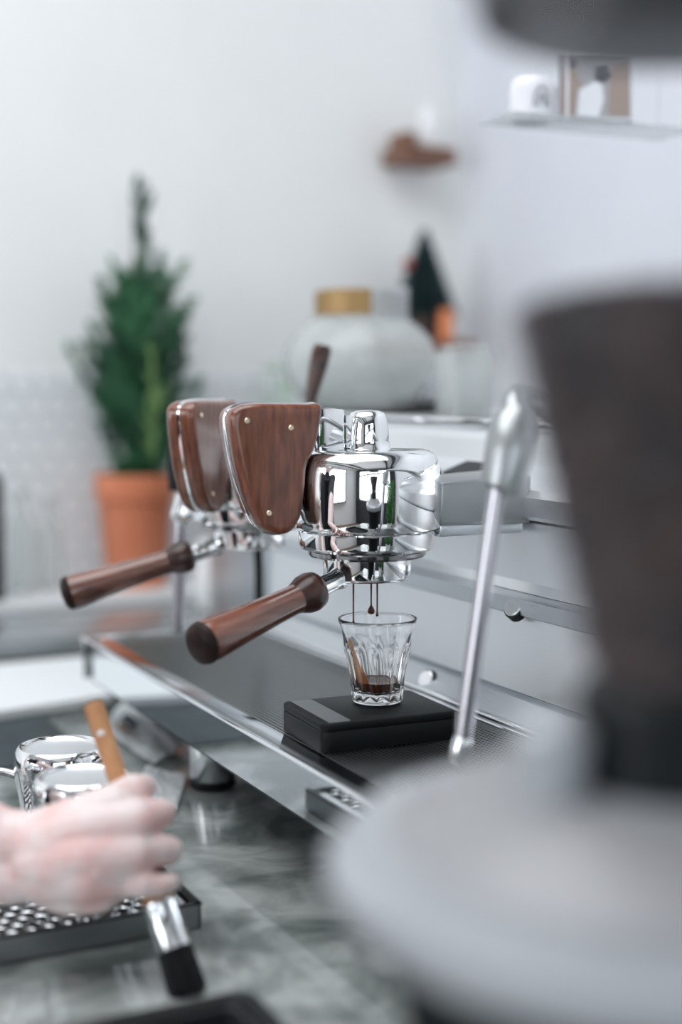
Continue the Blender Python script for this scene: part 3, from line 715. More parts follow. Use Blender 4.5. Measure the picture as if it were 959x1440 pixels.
def pitcher(x, y, turn, label):
    p = thing('milk_pitcher', label, 'pitcher', (x, y, RZ - 0.0015), (0, 0, turn), 'upturned steel pitchers on the drying rack')
    bm = B(); prof = [(0.0315, 0.0), (0.0325, 0.0), (0.0322, 0.004), (0.0318, 0.030), (0.0335, 0.050), (0.0368, 0.068), (0.0372, 0.078), (0.0362, 0.0855), (0.0340, 0.0895), (0.0325, 0.0905), (0.0305, 0.0898), (0.0292, 0.0888)]
    rings = lathe(bm, prof, 64)
    for rg in rings[:3]:                                     # spout at the rim
        for v in rg:
            a = math.atan2(v.co.y, v.co.x)
            k = max(0, math.cos(a)) ** 14
            v.co.x += 0.011 * k
    obj('jug', bm, M['chrome'], p)
    bm = B(); lathe(bm, [(0.0292, 0.0888), (0.028, 0.0876), (0.022, 0.0872), (0.0, 0.0870)], 64); tag(obj('base_disc', bm, M['satin'], p), 'satin recessed base')
    bm = B(); tube(bm, smooth_path([(-0.033, 0, 0.066), (-0.050, 0, 0.070), (-0.061, 0, 0.058), (-0.059, 0, 0.030), (-0.050, 0, 0.012), (-0.0315, 0, 0.014)], 6), 0.0034, 12); obj('handle', bm, M['chrome'], p)
    return p
q1 = PZ(88, 1050, 0.107); q2 = PZ(117, 1090, 0.107); q0 = PZ(-74, 1082, 0.107)
pitcher(q1.x, q1.y + 0.004, rad(-20), 'upturned steel milk pitcher behind the nearest one, brush tip before it')
pitcher(q2.x, q2.y, rad(35), 'nearest upturned steel milk pitcher, just above the hand')
pitcher(q0.x, q0.y, rad(100), 'upturned steel milk pitcher cut by the left edge of the photo')

# ------------------------------------------------------------------ brush
bt = P(131, 990, 0.995); bb = P(268, 1402, 0.918); bd = (bb - bt); BL = bd.length; bd.normalize()
br = thing('coffee_brush', 'wooden-handled cleaning brush with steel ferrule and black bristles held in the hand', 'brush', bb)
def bat(t): return bt + bd * (BL * t)
r0 = 0.0072
bm = B(); L_ = BL * 0.715
lathe(bm, [(0, 0.0), (0.0060, 0.0), (0.0070, 0.0010), (0.0072, 0.004), (0.0068, L_ * 0.35), (0.0066, L_ * 0.6), (0.0080, L_ * 0.86), (0.0105, L_ * 0.95), (0.0116, L_), (0, L_)], 40, bt, bd); obj('handle', bm, M['brush_wood'], br, world=True)
x_, y_, z_ = frame_to(bd)
# the cord hole, facing the lens side
hc = bat(0.115) + (-_f - bd * (-_f).dot(bd)).normalized() * 0.0058
bm = B(); lathe(bm, [(0, 0.0016), (0.0019, 0.0016), (0.0026, 0.0012), (0.0027, -0.001)], 20, hc, -_f); obj('cord_hole', bm, M['ceramic'], br, world=True)
bm = B(); lathe(bm, [(0, 0), (0.0110, 0), (0.0119, 0.001), (0.0119, 0.004), (0.0112, 0.0055), (0.0125, BL * 0.14), (0.0132, BL * 0.155), (0.0, BL * 0.155)], 40, bat(0.695), bd); obj('ferrule', bm, M['steel'], br, world=True)
bm = B()
for i in range(420):
    a = random.uniform(0, 2 * PI); r = 0.0118 * math.sqrt(random.random())
    p0 = bat(0.84) + (x_ * math.cos(a) + y_ * math.sin(a)) * r
    p1 = bat(0.98 + random.uniform(-0.012, 0.02)) + (x_ * math.cos(a) + y_ * math.sin(a)) * r * random.uniform(0.95, 1.15)
    tube(bm, [p0, p1], [0.0008, 0.0005], 3, False)
tag(obj('bristles', bm, M['bristle'], br, world=True), kind='stuff')

# ------------------------------------------------------------------ black knock bin
kc = PZ(350, 1386, 0.034)
kb = thing('knock_bin', 'black rectangular bin with a steel liner at the bottom edge of the photo', 'bin', (kc.x - 0.14, kc.y - 0.14, 0))
def ring_box(bm, x0, x1, y0, y1, z0, z1, t, rc):
    def rr(x0, x1, y0, y1, rc, z):
        out = []
        for (cx, cy, a0) in ((x1 - rc, y1 - rc, 0), (x0 + rc, y1 - rc, 90), (x0 + rc, y0 + rc, 180), (x1 - rc, y0 + rc, 270)):
            for k in range(7):
                a = rad(a0 + 15 * k); out.append(bm.verts.new((cx + rc * math.cos(a), cy + rc * math.sin(a), z)))
        return out
    L = [rr(x0, x1, y0, y1, rc, z0), rr(x0, x1, y0, y1, rc, z1 - 0.003), rr(x0 + .001, x1 - .001, y0 + .001, y1 - .001, rc, z1 - 0.001), rr(x0 + .003, x1 - .003, y0 + .003, y1 - .003, rc, z1),
         rr(x0 + t - .002, x1 - t + .002, y0 + t - .002, y1 - t + .002, rc * 0.6, z1), rr(x0 + t, x1 - t, y0 + t, y1 - t, rc * 0.6, z1 - 0.002), rr(x0 + t, x1 - t, y0 + t, y1 - t, rc * 0.6, z0 + 0.002)]
    for a, b in zip(L, L[1:]):
        n = len(a)
        for i in range(n): bm.faces.new((a[i], a[(i + 1) % n], b[(i + 1) % n], b[i]))
    bm.faces.new(L[0]); bm.faces.new(L[-1])
bm = B(); ring_box(bm, kc.x - 0.28, kc.x, kc.y - 0.19, kc.y, 0.0, 0.034, 0.013, 0.012); obj('bin', bm, M['black_plastic'], kb, world=True)
bm = B(); ring_box(bm, kc.x - 0.265, kc.x - 0.0150, kc.y - 0.175, kc.y - 0.0150, 0.004, 0.0315, 0.0018, 0.009); obj('liner', bm, M['dark_metal'], kb, world=True)

# ------------------------------------------------------------------ things on the far worktop
bm = B(); box(bm, -0.05, 0.415, 1.42, 1.90, 0.0, 0.003, 0.001); tag(obj('slate_mat', bm, M['slate'], world=True, loc=(0.2, 1.66, 0)), 'dark slate-coloured mat on the marble beyond the pitchers', 'mat')
bm = B()
cs = [PZ(-120, 1018, 0.0135), PZ(158, 976, 0.0135), PZ(118, 922, 0.0135), PZ(-120, 944, 0.0135)]
va = [bm.verts.new(Vector((p.x, p.y, 0.0035))) for p in cs]; vb = [bm.verts.new(Vector((p.x, p.y, 0.0135))) for p in cs]
bm.faces.new(va); bm.faces.new(vb)
for i in range(4): bm.faces.new((va[i], va[(i + 1) % 4], vb[(i + 1) % 4], vb[i]))
tag(obj('cutting_board', bm, M['paper'], world=True, loc=(cs[0].x, cs[0].y, 0.0035), smooth=False), 'flat white board lying on the dark mat at left', 'board')
# printed napkin
def napkin(corners, z, seed, name, label, marks, group):
    n = 26; bm = B(); g = []
    for i in range(n + 1):
        row = []
        for j in range(n + 1):
            u, v = i / n, j / n
            p = corners[0].lerp(corners[1], u).lerp(corners[3].lerp(corners[2], u), v)
            h = noise.noise(Vector((u * 3 + seed, v * 3, seed))) * 0.0035 + noise.noise(Vector((u * 7, v * 7 + seed, 3))) * 0.002
            row.append(bm.verts.new((p.x, p.y, z + 0.006 + h)))
        g.append(row)
    for i in range(n):
        for j in range(n): bm.faces.new((g[i][j], g[i + 1][j], g[i + 1][j + 1], g[i][j + 1]))
    r = bmesh.ops.solidify(bm, geom=bm.faces[:], thickness=0.0008)
    o = obj(name, bm, M['paper'], world=True, loc=(corners[0].x, corners[0].y, z), angle=60); tag(o, label, 'napkin', group)
    for (cu, cv, ru, rv, mt) in marks:
        bm = B(); ring = []
        def at(u, v):
            p = corners[0].lerp(corners[1], u).lerp(corners[3].lerp(corners[2], u), v)
            h = noise.noise(Vector((u * 3 + seed, v * 3, seed))) * 0.0035 + noise.noise(Vector((u * 7, v * 7 + seed, 3))) * 0.002
            return Vector((p.x, p.y, z + 0.0075 + h)) - Vector((corners[0].x, corners[0].y, z))
        c0 = bm.verts.new(at(cu, cv))
        for k in range(18): ring.append(bm.verts.new(at(cu + ru * math.cos(k * PI / 9), cv + rv * math.sin(k * PI / 9))))
        for k in range(18): bm.faces.new((c0, ring[k], ring[(k + 1) % 18]))
        obj('printed_mark', bm, M[mt], o)
napkin([PZ(140, 1030, 0.005), PZ(215, 1080, 0.005), PZ(268, 1046, 0.005), PZ(176, 986, 0.005)], 0.0035, 2.0, 'paper_napkin', 'crumpled white napkin with dark blue print beside the machine', [(0.28, 0.55, 0.13, 0.10, 'ink'), (0.30, 0.30, 0.10, 0.08, 'ink_brown')], 'napkins beside the machine')
napkin([PZ(190, 1120, 0.005), PZ(248, 1140, 0.005), PZ(262, 1092, 0.005), PZ(205, 1078, 0.005)], 0.0, 5.0, 'paper_napkin', 'plain pale napkin between the hand and the machine foot', [], 'napkins beside the machine')

# ------------------------------------------------------------------ potted conifer on the back counter
pc = PY(192, 829, 2.28); pz = 0.05
tree = thing('potted_conifer', 'small green conifer in a terracotta pot against the tiled wall', 'plant', (pc.x, pc.y, pz))
k = (pc - Vector((0, 0, EYE))).dot(_f) / FPX          # metres per pixel there
bm = B(); ph = 158 * k; rt = 57 * k
lathe(bm, [(0, 0), (rt * 0.70, 0), (rt * 0.72, 0.004), (rt * 0.90, ph * 0.76), (rt * 0.98, ph * 0.78), (rt * 1.0, ph * 0.98), (rt * 0.97, ph), (rt * 0.89, ph), (rt * 0.87, ph * 0.88), (0, ph * 0.88)], 56); obj('pot', bm, M['terracotta'], tree)
bm = B(); lathe(bm, [(0, ph * 0.93), (rt * 0.5, ph * 0.925), (rt * 0.86, ph * 0.90)], 32); obj('soil', bm, M['soil'], tree)
Ht = (829 - 258) * k
bm = B(); tube(bm, smooth_path([(0, 0, ph * 0.9), (0.005, 0, Ht * 0.45), (0.006, 0, Ht * 0.7), (0.003, 0, Ht * 0.97)], 6), [0.006 - 0.005 * i / 18 for i in range(19)], 8); obj('trunk', bm, M['bark'], tree)
def needles(bm, a, b, dens, ln):
    a = Vector(a); b = Vector(b); d = b - a; n = max(4, int(d.length * dens)); dn = d.normalized(); x, y, z = frame_to(dn)
    tube(bm, [a, b], [0.0012, 0.0006], 4, False)
    for i in range(n):
        t = (i + random.random()) / n; th = random.uniform(0, 2 * PI)
        p = a + d * t; o = (x * math.cos(th) + y * math.sin(th)); tip = p + (o * 0.75 + dn * 0.8).normalized() * ln * random.uniform(0.7, 1.15) * (1 - 0.4 * t)
        s = dn.cross(o) * 0.0014
        v = [bm.verts.new(p - s), bm.verts.new(p + s), bm.verts.new(tip), bm.verts.new(p + dn * 0.0016)]
        bm.faces.new((v[0], v[1], v[2])); bm.faces.new((v[1], v[3], v[2])); bm.faces.new((v[3], v[0], v[2]))
def spray(bm, a, b, dens=800, ln=0.015):
    a = Vector(a); b = Vector(b); d = b - a; x, y, z = frame_to(d)
    m = a.lerp(b, 0.5) + Vector((0, 0, -d.length * 0.08))
    pts = smooth_path([a, m, b], 3)
    for p, q in zip(pts, pts[1:]): needles(bm, p, q, dens, ln)
    nside = max(3, int(d.length / 0.011))
    for i in range(nside):
        t = (i + 0.6) / nside; p = pts[min(int(t * 6), 5)].lerp(pts[min(int(t * 6) + 1, 6)], (t * 6) % 1)
        th = random.uniform(0, 2 * PI); l = (0.012 + 0.026 * (1 - t)) * random.uniform(0.7, 1.2)
        q = p + ((x * math.cos(th) + y * math.sin(th)) * 0.75 + d.normalized()).normalized() * l + Vector((0, 0, l * 0.25))
        needles(bm, p, q, dens, ln * 0.85)
def px2(x, y, dd=0.0):   # silhouette coordinates of the tree in the picture plane at the tree
    return Vector(((x - 192) * k * _r.x, (x - 192) * k * _r.y, (829 - y) * k)) + Vector((_f.x, _f.y, 0)) * dd
bm = B()
tips = [(203, 268), (207, 300), (212, 335), (168, 385), (152, 405), (150, 440), (118, 492), (104, 500), (135, 470), (140, 520), (138, 560), (142, 600), (155, 630), (170, 655), (185, 670), (262, 380), (275, 432), (268, 455), (262, 500), (258, 545), (285, 545), (262, 585), (250, 620), (232, 650), (240, 400), (232, 370), (190, 400), (180, 430), (215, 360), (222, 400), (214, 665), (160, 440), (172, 470), (245, 470), (255, 520)]
for (x, y) in tips:
    sy = min(690, y + 60 + abs(x - 205) * 0.55)
    spray(bm, px2(203, sy), px2(x, y, random.uniform(-0.03, 0.03)), 1500, 0.017)
for i in range(120):
    y = random.uniform(385, 645); wd = 62 if y > 470 else 62 * (y - 330) / 140
    wd *= 1.0 if y < 570 else (1 - (y - 570) / 105)
    th = random.uniform(0, 2 * PI)
    t = px2(203 + wd * math.cos(th), y, wd * k * math.sin(th))
    spray(bm, px2(203, min(668, y + 55)), t)
tag(obj('foliage', bm, M['needle'], tree, smooth=False), kind='stuff')
bm = B()
for (x0, y0, x1, y1) in ((226, 650, 222, 560), (232, 590, 224, 500)): spray(bm, px2(x0, y0, -0.075), px2(x1, y1, -0.08), 900, 0.010)
tag(obj('lit_shoots', bm, M['needle_lit'], tree, smooth=False), 'paler yellow-green shoots of a lit branch', kind='stuff')  # paler needle colour stands in for light on this branch

# glass bottles at the far left, white jug behind the far group
def bottle(px, yb, Y, h, r, label):
    q = PY(px, yb, Y)
    t = thing('glass_bottle', label, 'bottle', (q.x, q.y, 0.0502), group='clear bottles against the tiles')
    bm = B(); lathe(bm, [(0, 0), (r * .9, 0), (r, 0.004), (r, h * .62), (r * .9, h * .7), (r * .42, h * .82), (r * .40, h * .97), (r * .46, h), (r * .36, h), (r * .34, h * .82), (r * .84, h * .69), (r * .93, h * .6), (r * .93, 0.008), (0, 0.006)], 40); obj('bottle', bm, M['jar_glass'], t)
    bm = B(); lathe(bm, [(0, h + .001), (r * .5, h + .001), (r * .5, h + .012), (0, h + .014)], 24); obj('stopper', bm, M['white'], t)
bottle(32, 838, 2.30, 0.165, 0.024, 'clear glass bottle nearest the left edge, against the tiles')
bottle(72, 838, 2.31, 0.150, 0.020, 'clear glass bottle between the left one and the terracotta pot')
bm = B(); q = PY(-16, 842, 2.24); box(bm, q.x - 0.025, q.x + 0.020, q.y - 0.03, q.y + 0.03, 0.0503, 0.0503 + 0.19, 0.004); 
t = thing('black_canister', 'black canister standing at the left edge against the tiles', 'canister', (q.x, q.y, 0.0503))
obj('canister', bm, M['black_plastic'], t, world=True)
bm = B(); box(bm, q.x - 0.022, q.x + 0.017, q.y - 0.027, q.y + 0.027, 0.2405, 0.252, 0.003); obj('lid', bm, M['black_gloss'], t, world=True)
q = PZ(312, 858, 0.0362); h = 0.115
t = thing('white_jug', 'white ceramic jug behind the far group, on the back counter', 'jug', (q.x, q.y, 0.0362), (0, 0, rad(-60)))
bm = B(); lathe(bm, [(0, 0.001), (0.030, 0.0), (0.037, 0.004), (0.044, 0.020), (0.045, 0.045), (0.040, 0.085), (0.036, h), (0.033, h), (0.037, 0.085), (0.041, 0.045), (0.035, 0.012), (0, 0.006)], 56); obj('jug', bm, M['ceramic'], t)
bm = B(); tube(bm, smooth_path([(0.040, 0, 0.095), (0.062, 0, 0.090), (0.066, 0, 0.060), (0.044, 0, 0.030)], 6), 0.005, 12); obj('handle', bm, M['ceramic'], t)

# ------------------------------------------------------------------ things on the machine's top deck and behind it
TD = 0.3502
cb = thing('steel_cabinet', 'brushed steel cabinet beyond the machine, carrying the big round jar', 'cabinet', (0.98, 1.74, 0))
bm = B(); box(bm, 0.735, 1.25, 1.56, 1.92, 0.002, TD - 0.0002, 0.004); obj('body', bm, M['brushed'], cb, world=True)
bm = B(); box(bm, 0.7335, 0.7352, 1.59, 1.89, 0.03, 0.32, 0.0008); obj('door', bm, M['brushed_h'], cb, world=True)
q = PZ(507, 596, TD); dj = (q - Vector((0, 0, EYE))).dot(_f)
jd = 1.88; jc = P(507, 560, jd); jc.z = TD
js = jd / FPX
JZ = P(507, 590, jd).z
jz0 = max(TD, JZ)
t = thing('black_tray', 'low black tray under the big round jar on the machine', 'tray', (jc.x, jc.y, TD))
th_ = 0.008
bm = B(); box(bm, -0.110, 0.135, -0.09, 0.09, 0.0, th_, 0.003); obj('tray', bm, M['black_gloss'], t)
bm = B(); box(bm, 0.088, 0.130, -0.085, 0.085, th_, th_ + 0.010, 0.003); obj('raised_end', bm, M['black_gloss'], t)
t['label'] = 'low black tray under the big round jar on the machine'
tz = TD + th_
t = thing('glass_jar', 'big round clear glass jar with a brass lid behind the groups', 'jar', (jc.x, jc.y, tz))
R_ = 109 * js; hj = (592 - 468) * js
prof = [(0, 0.0), (R_ * .52, 0.0), (R_ * .74, 0.008), (R_ * .92, hj * .25), (R_, hj * .48), (R_ * .98, hj * .62), (R_ * .88, hj * .80), (R_ * .72, hj * .93), (R_ * .60, hj), (R_ * .585, hj + .006), (R_ * .57, hj), (R_ * .70, hj * .92), (R_ * .86, hj * .79), (R_ * .96, hj * .6), (R_ * .97, hj * .48), (R_ * .89, hj * .25), (R_ * .72, 0.012), (0, 0.006)]
bm = B(); lathe(bm, prof, 72); obj('jar', bm, M['jar_glass'], t, angle=60)
bm = B(); lathe(bm, [(R_ * .585, hj + .004), (R_ * .592, hj + .004), (R_ * .592, hj + 36 * js), (R_ * .55, hj + 39 * js), (0, hj + 39 * js)], 64); obj('lid', bm, M['gold'], t)
# white wrap round part of the neck of the lid
bm = B(); prev = None; rr = R_ * .592 + 0.0025; view = math.atan2(-_f.y, -_f.x)
for i in range(17):
    a = view + rad(12 + i * 5.5)
    row = [bm.verts.new((rr * math.cos(a), rr * math.sin(a), hj - 0.006)), bm.verts.new((rr * math.cos(a), rr * math.sin(a), hj + 42 * js))]
    if prev: bm.faces.new((prev[0], row[0], row[1], prev[1]))
    prev = row
bmesh.ops.solidify(bm, geom=bm.faces[:], thickness=0.001)
tag(obj('paper_band', bm, M['paper'], t), 'white paper band wrapping the right of the lid')
q = P(652, 560, 1.62); k2 = 1.62 / FPX
t = thing('glass_canister', 'squarish clear glass canister on the machine right of the big jar', 'canister', (q.x, q.y, TD + 0.0002), (0, 0, rad(-10)))
hh = 0.076; s_ = 34 * k2
bm = B(); ring_box(bm, -s_, s_, -s_, s_, 0.0, hh, 0.004, 0.010); obj('canister', bm, M['jar_glass'], t)
bm = B(); box(bm, -s_ * .8, s_ * .8, -s_ * .8, s_ * .8, hh + 0.0003, hh + 0.009, 0.003); obj('lid', bm, M['jar_glass'], t)
bm = B(); lathe(bm, [(0, 0.003), (s_ * .4, 0.003), (s_ * .5, hh * .75), (s_ * .46, hh * .75), (s_ * .36, 0.006), (0, 0.006)], 32); obj('inner_glass', bm, M['jar_glass'], t)
# small plant behind the jar
q = P(425, 560, 2.25); bz = 0.0505
t = thing('leafy_plant', 'pale green leafy plant half hidden behind the big jar', 'plant', (q.x, q.y, 0.0362))
pots = B(); lathe(pots, [(0, 0.0), (0.04, 0.0), (0.055, 0.10), (0.050, 0.10), (0.045, 0.09), (0, 0.09)], 40); obj('pot', pots, M['ceramic'], t)
def leaf(bm, a, d, up, L, W, n=5):
    a = Vector(a); d = Vector(d).normalized(); s = d.cross(Vector(up)).normalized(); prev = None
    for i in range(n + 1):
        u = i / n; c = a + d * L * u + Vector((0, 0, -L * 0.25 * u * u)); wd = W * math.sin(PI * min(1, u * 0.92 + 0.08)) ** 0.8
        row = [bm.verts.new(c - s * wd), bm.verts.new(c + Vector((0, 0, -wd * 0.25))), bm.verts.new(c + s * wd)]
        if prev:
            for kk in range(2): bm.faces.new((prev[kk], prev[kk + 1], row[kk + 1], row[kk]))
        prev = row
hgt = P(425, 545, 2.25).z - 0.036
for i in range(30):
    th = i * 2.4; u = i / 30
    bm = B(); st = Vector((0.02 * math.cos(th), 0.02 * math.sin(th), 0.09)); tp = Vector((0.055 * math.cos(th) * (1.2 - .4 * u), 0.055 * math.sin(th) * (1.2 - .4 * u), hgt * (0.72 + 0.42 * u)))
    tube(bm, [st, tp], 0.0012, 5, False)
    leaf(bm, tp, (math.cos(th), math.sin(th), 0.4), (0, 0, 1), 0.045, 0.012)
    obj('leaf', bm, M['leaf_pale'], t)

# ------------------------------------------------------------------ wall shelves in the far right corner
def shelf(name, label, x0, x1, z0, z1, y0=2.22):
    bm = B(); box(bm, x0, x1, y0, 2.394, z0, z1, 0.003); o = obj(name, bm, M['shelf_wood'], world=True, loc=((x0 + x1) / 2, 2.394, z0))
    return tag(o, label, 'shelf', 'brown wooden wall shelves')
a0 = PY(548, 232, 2.36)
shelf('wall_shelf', 'upper brown wooden shelf on the wall beside the hopper', a0.x, a0.x + 0.11, a0.z, a0.z + 0.030, 2.30)
bm = B(); u0 = PY(544, 215, 2.27)
t = tag(obj('wooden_box', (box(bm, a0.x + 0.002, a0.x + 0.030, 2.31, 2.37, a0.z + 0.0305, a0.z + 0.055, 0.003), bm)[1], M['shelf_wood'], world=True, loc=(a0.x, 2.28, a0.z + 0.03)), 'small dark wooden box on the left end of the upper shelf', 'box')
bm = B(); lathe(bm, [(0, 0), (0.020, 0), (0.024, 0.01), (0.020, 0.05), (0.015, 0.075), (0.013, 0.075), (0.018, 0.05), (0.02, 0.01), (0, 0.006)], 32); tag(obj('white_vase', bm, M['ceramic'], loc=(a0.x + 0.075, 2.345, a0.z + 0.0305)), 'small white vase on the upper brown shelf', 'vase')
l0 = PY(570, 488, 2.25)
shelf('wall_shelf', 'lower brown wooden shelf holding the dark cone tree', l0.x, 1.36, l0.z - 0.012, l0.z + 0.012, 2.20)
lz = l0.z + 0.0122
q = PY(596, 480, 2.29)
t = thing('cone_tree', 'small dark bluish cone-shaped fir on the lower brown shelf', 'plant', (q.x, q.y, lz))
kk_ = (q - Vector((0, 0, EYE))).dot(_f) / FPX
bm = B(); lathe(bm, [(0, 0), (0.030, 0), (0.036, 36 * kk_), (0.032, 36 * kk_), (0, 30 * kk_)], 32); obj('pot', bm, mat('dark brown pot', (0.05, 0.03, 0.025), 0.5), t)
bm = B()
for i in range(220):
    u = (i + .5) / 220; z = (34 + 118 * u) * kk_; r = (46 * (1 - u) ** .9 + 1) * kk_; th = i * 2.4
    needles(bm, (0, 0, z - 0.01), (r * math.cos(th), r * math.sin(th), z), 2000, 0.014)
tag(obj('foliage', bm, M['needle_dark'], t, smooth=False), kind='stuff')
bm = B(); lathe(bm, [(0, -0.011), (0.008, -0.008), (0.011, 0), (0.008, 0.008), (0, 0.011)], 20, Vector(_r) * (-24 * kk_) + Vector(_f) * -0.03 + Vector((0, 0, 103 * kk_))); obj('red_bauble', bm, M['red'], t)
q = PY(627, 480, 2.235)
bm = B(); lathe(bm, [(0, 0), (0.0125, 0), (0.0130, 0.002), (0.0130, 0.052), (0.0120, 0.055), (0, 0.054)], 32)
t = thing('orange_candle', 'orange pillar candle on the lower brown shelf, right of the cone tree', 'candle', (q.x, q.y, lz)); obj('wax', bm, M['orange'], t)
bm = B(); tube(bm, [(0, 0, 0.053), (0.001, 0, 0.060)], 0.0008, 8); obj('wick', bm, M['black_plastic'], t)

# ------------------------------------------------------------------ hanging shelf with mug and framed photo
hd = 1.50
hc_ = P(800, 172, hd)
hs = thing('hanging_shelf', 'thin glass shelf hung above the machine holding the mug and framed photo', 'shelf', (hc_.x, hc_.y, hc_.z))
bm = B(); box(bm, -0.088, 0.150, -0.032, 0.040, -0.003, 0.0, 0.001); obj('board', bm, M['jar_glass'], hs)
for sx in (-0.020, 0.145):
    for sy in (-0.025, 0.035):
        bm = B(); tube(bm, [(sx, sy, -0.003), (sx, sy, CZ - hc_.z)], 0.0015, 8); obj('rod', bm, M['white'], hs)
q = P(748, 165, hd); q.z = hc_.z + 0.0002
kq = hd / FPX
mg = thing('white_mug', 'white mug with a small dark arch mark on the hanging shelf', 'mug', q, (0, 0, 0))
R2 = 32 * kq; h2 = 60 * kq
bm = B(); lathe(bm, [(0, 0), (R2 * .85, 0), (R2, 0.003), (R2, h2 * .75), (R2 * .92, h2 * .92), (R2 * .80, h2), (R2 * .74, h2), (R2 * .86, h2 * .9), (R2 * .93, h2 * .7), (R2 * .93, .006), (0, .004)], 56); obj('mug', bm, M['ceramic'], mg)
bm = B(); va_ = math.atan2(-_f.y, -_f.x)
hv = Vector((math.cos(va_ + 2.6), math.sin(va_ + 2.6), 0))
tube(bm, smooth_path([hv * R2 * .95 + Vector((0, 0, h2 * .75)), hv * (R2 + .013) + Vector((0, 0, h2 * .68)), hv * (R2 + .013) + Vector((0, 0, h2 * .35)), hv * R2 * .95 + Vector((0, 0, h2 * .22))], 5), 0.0028, 10); obj('handle', bm, M['ceramic'], mg)
bm = B()
def on_mug(u, v):  # u across in metres, v up
    a = va_ + 0.30 + u / R2
    return Vector(((R2 + .0004) * math.cos(a), (R2 + .0004) * math.sin(a), v))
for stroke in ([(-.0085, .012), (-.0080, .024), (-.004, .031), (0, .033), (.004, .031), (.0080, .024), (.0085, .012)], [(-.005, .012), (-.002, .026), (0, .016), (.002, .026), (.005, .012)]):
    tube(bm, [on_mug(*s) for s in stroke], 0.00065, 6)
obj('printed_mark', bm, M['ink'], mg)
# framed photograph, leaning slightly
fq = P(836, 168, hd - 0.005); fq.z = hc_.z + 0.0002
fw, fh = 108 * kq, 98 * kq
fr = thing('picture_frame', 'framed photograph of a standing figure on the hanging shelf', 'picture', fq, (rad(-6), 0, -YAW * 0.9))
bm = B(); t4 = 0.0022
box(bm, -fw / 2, -fw / 2 + t4, -.004, .004, 0, fh); box(bm, fw / 2 - t4, fw / 2, -.004, .004, 0, fh); box(bm, -fw / 2 + t4, fw / 2 - t4, -.004, .004, 0, t4); box(bm, -fw / 2 + t4, fw / 2 - t4, -.004, .004, fh - t4, fh); obj('frame', bm, M['white'], fr, smooth=False)
bm = B(); box(bm, -fw / 2 + t4, fw / 2 - t4, -.001, .002, t4, fh - t4); obj('photograph', bm, M['photo_grey'], fr, smooth=False)
def patch(pts, m, yy=-0.0014):
    bm = B(); f = bm.faces.new([bm.verts.new((fw * a - fw / 2, yy, fh * b)) for a, b in pts])
    rr_ = bmesh.ops.extrude_face_region(bm, geom=[f]); bmesh.ops.translate(bm, verts=[v for v in rr_['geom'] if isinstance(v, bmesh.types.BMVert)], vec=(0, 0.0003, 0))
    obj('printed_shape', bm, m, fr, smooth=False)
patch([(.27, .08), (.55, .06), (.62, .3), (.60, .52), (.50, .58), (.40, .5), (.30, .45)], M['paper'])
patch([(.05, .10), (.24, .06), (.26, .35), (.33, .55), (.24, .78), (.12, .78), (.06, .5)], M['photo_tan'], -.0018)
patch([(.14, .78), (.25, .78), (.27, .90), (.20, .97), (.13, .90)], M['photo_dark'], -.0018)
patch([(.50, .62), (.62, .55), (.72, .66), (.66, .84), (.52, .80)], M['photo_dark'], -.0018)
patch([(.68, .08), (.95, .08), (.95, .90), (.74, .86), (.70, .5)], M['photo_tan'], -.0016)

# ------------------------------------------------------------------ leafy plant beside the grinder (the green in the chrome)
t = thing('bushy_plant', 'bushy green potted plant beside the grinder, green in the chrome reflection', 'plant', (0.62, 0.30, 0.0))
bm = B(); lathe(bm, [(0, 0.0), (0.04, 0.0), (0.05, 0.09), (0.046, 0.09), (0.04, 0.08), (0, 0.08)], 40); obj('pot', bm, M['ceramic'], t)
bm = B()
for i in range(150):
    th = i * 2.4; u = i / 150; rr = 0.02 + 0.055 * random.random()
    bs = Vector((0.025 * math.cos(th), 0.025 * math.sin(th), 0.08)); tp = Vector((rr * math.cos(th), rr * math.sin(th), 0.13 + 0.24 * u))
    tube(bm, [bs, tp], 0.0012, 4, False); leaf(bm, tp, (math.cos(th), math.sin(th), 0.8), (0, 0, 1), 0.05, 0.010, 4)
tag(obj('foliage', bm, M['leaf'], t), kind='stuff')

# ------------------------------------------------------------------ the barista: hand, arm and body
per = thing('person', 'person in a dark shirt and apron, right hand gripping the wooden brush', 'person', (-0.36, 1.02, FZ))
def capsules(items, extra=None, n=12):
    """items: list of chains [(point, radius), ...]; overlapping tapered capsules to be fused by a voxel remesh"""
    bm = B()
    for ch in items:
        for (p, r), (q, s) in zip(ch, ch[1:]):
            p = Vector(p); q = Vector(q); d = q - p; L = d.length
            if L < 1e-6: continue
            prof = [(0, -r)] + [(r * math.cos(a), -r * math.sin(a)) for a in (rad(60), rad(30))][0:] + [(r, 0), (s, L)] + [(s * math.cos(a), L + s * math.sin(a)) for a in (rad(30), rad(60))] + [(0, L + s)]
            lathe(bm, prof, 16, p, d)
    for (c, rx, rot) in (extra or []):
        bmesh.ops.create_icosphere(bm, subdivisions=3, radius=1.0, matrix=Matrix.Translation(c) @ rot @ Matrix.Diagonal((*rx, 1)))
    bmesh.ops.recalc_face_normals(bm, faces=bm.faces)
    return bm
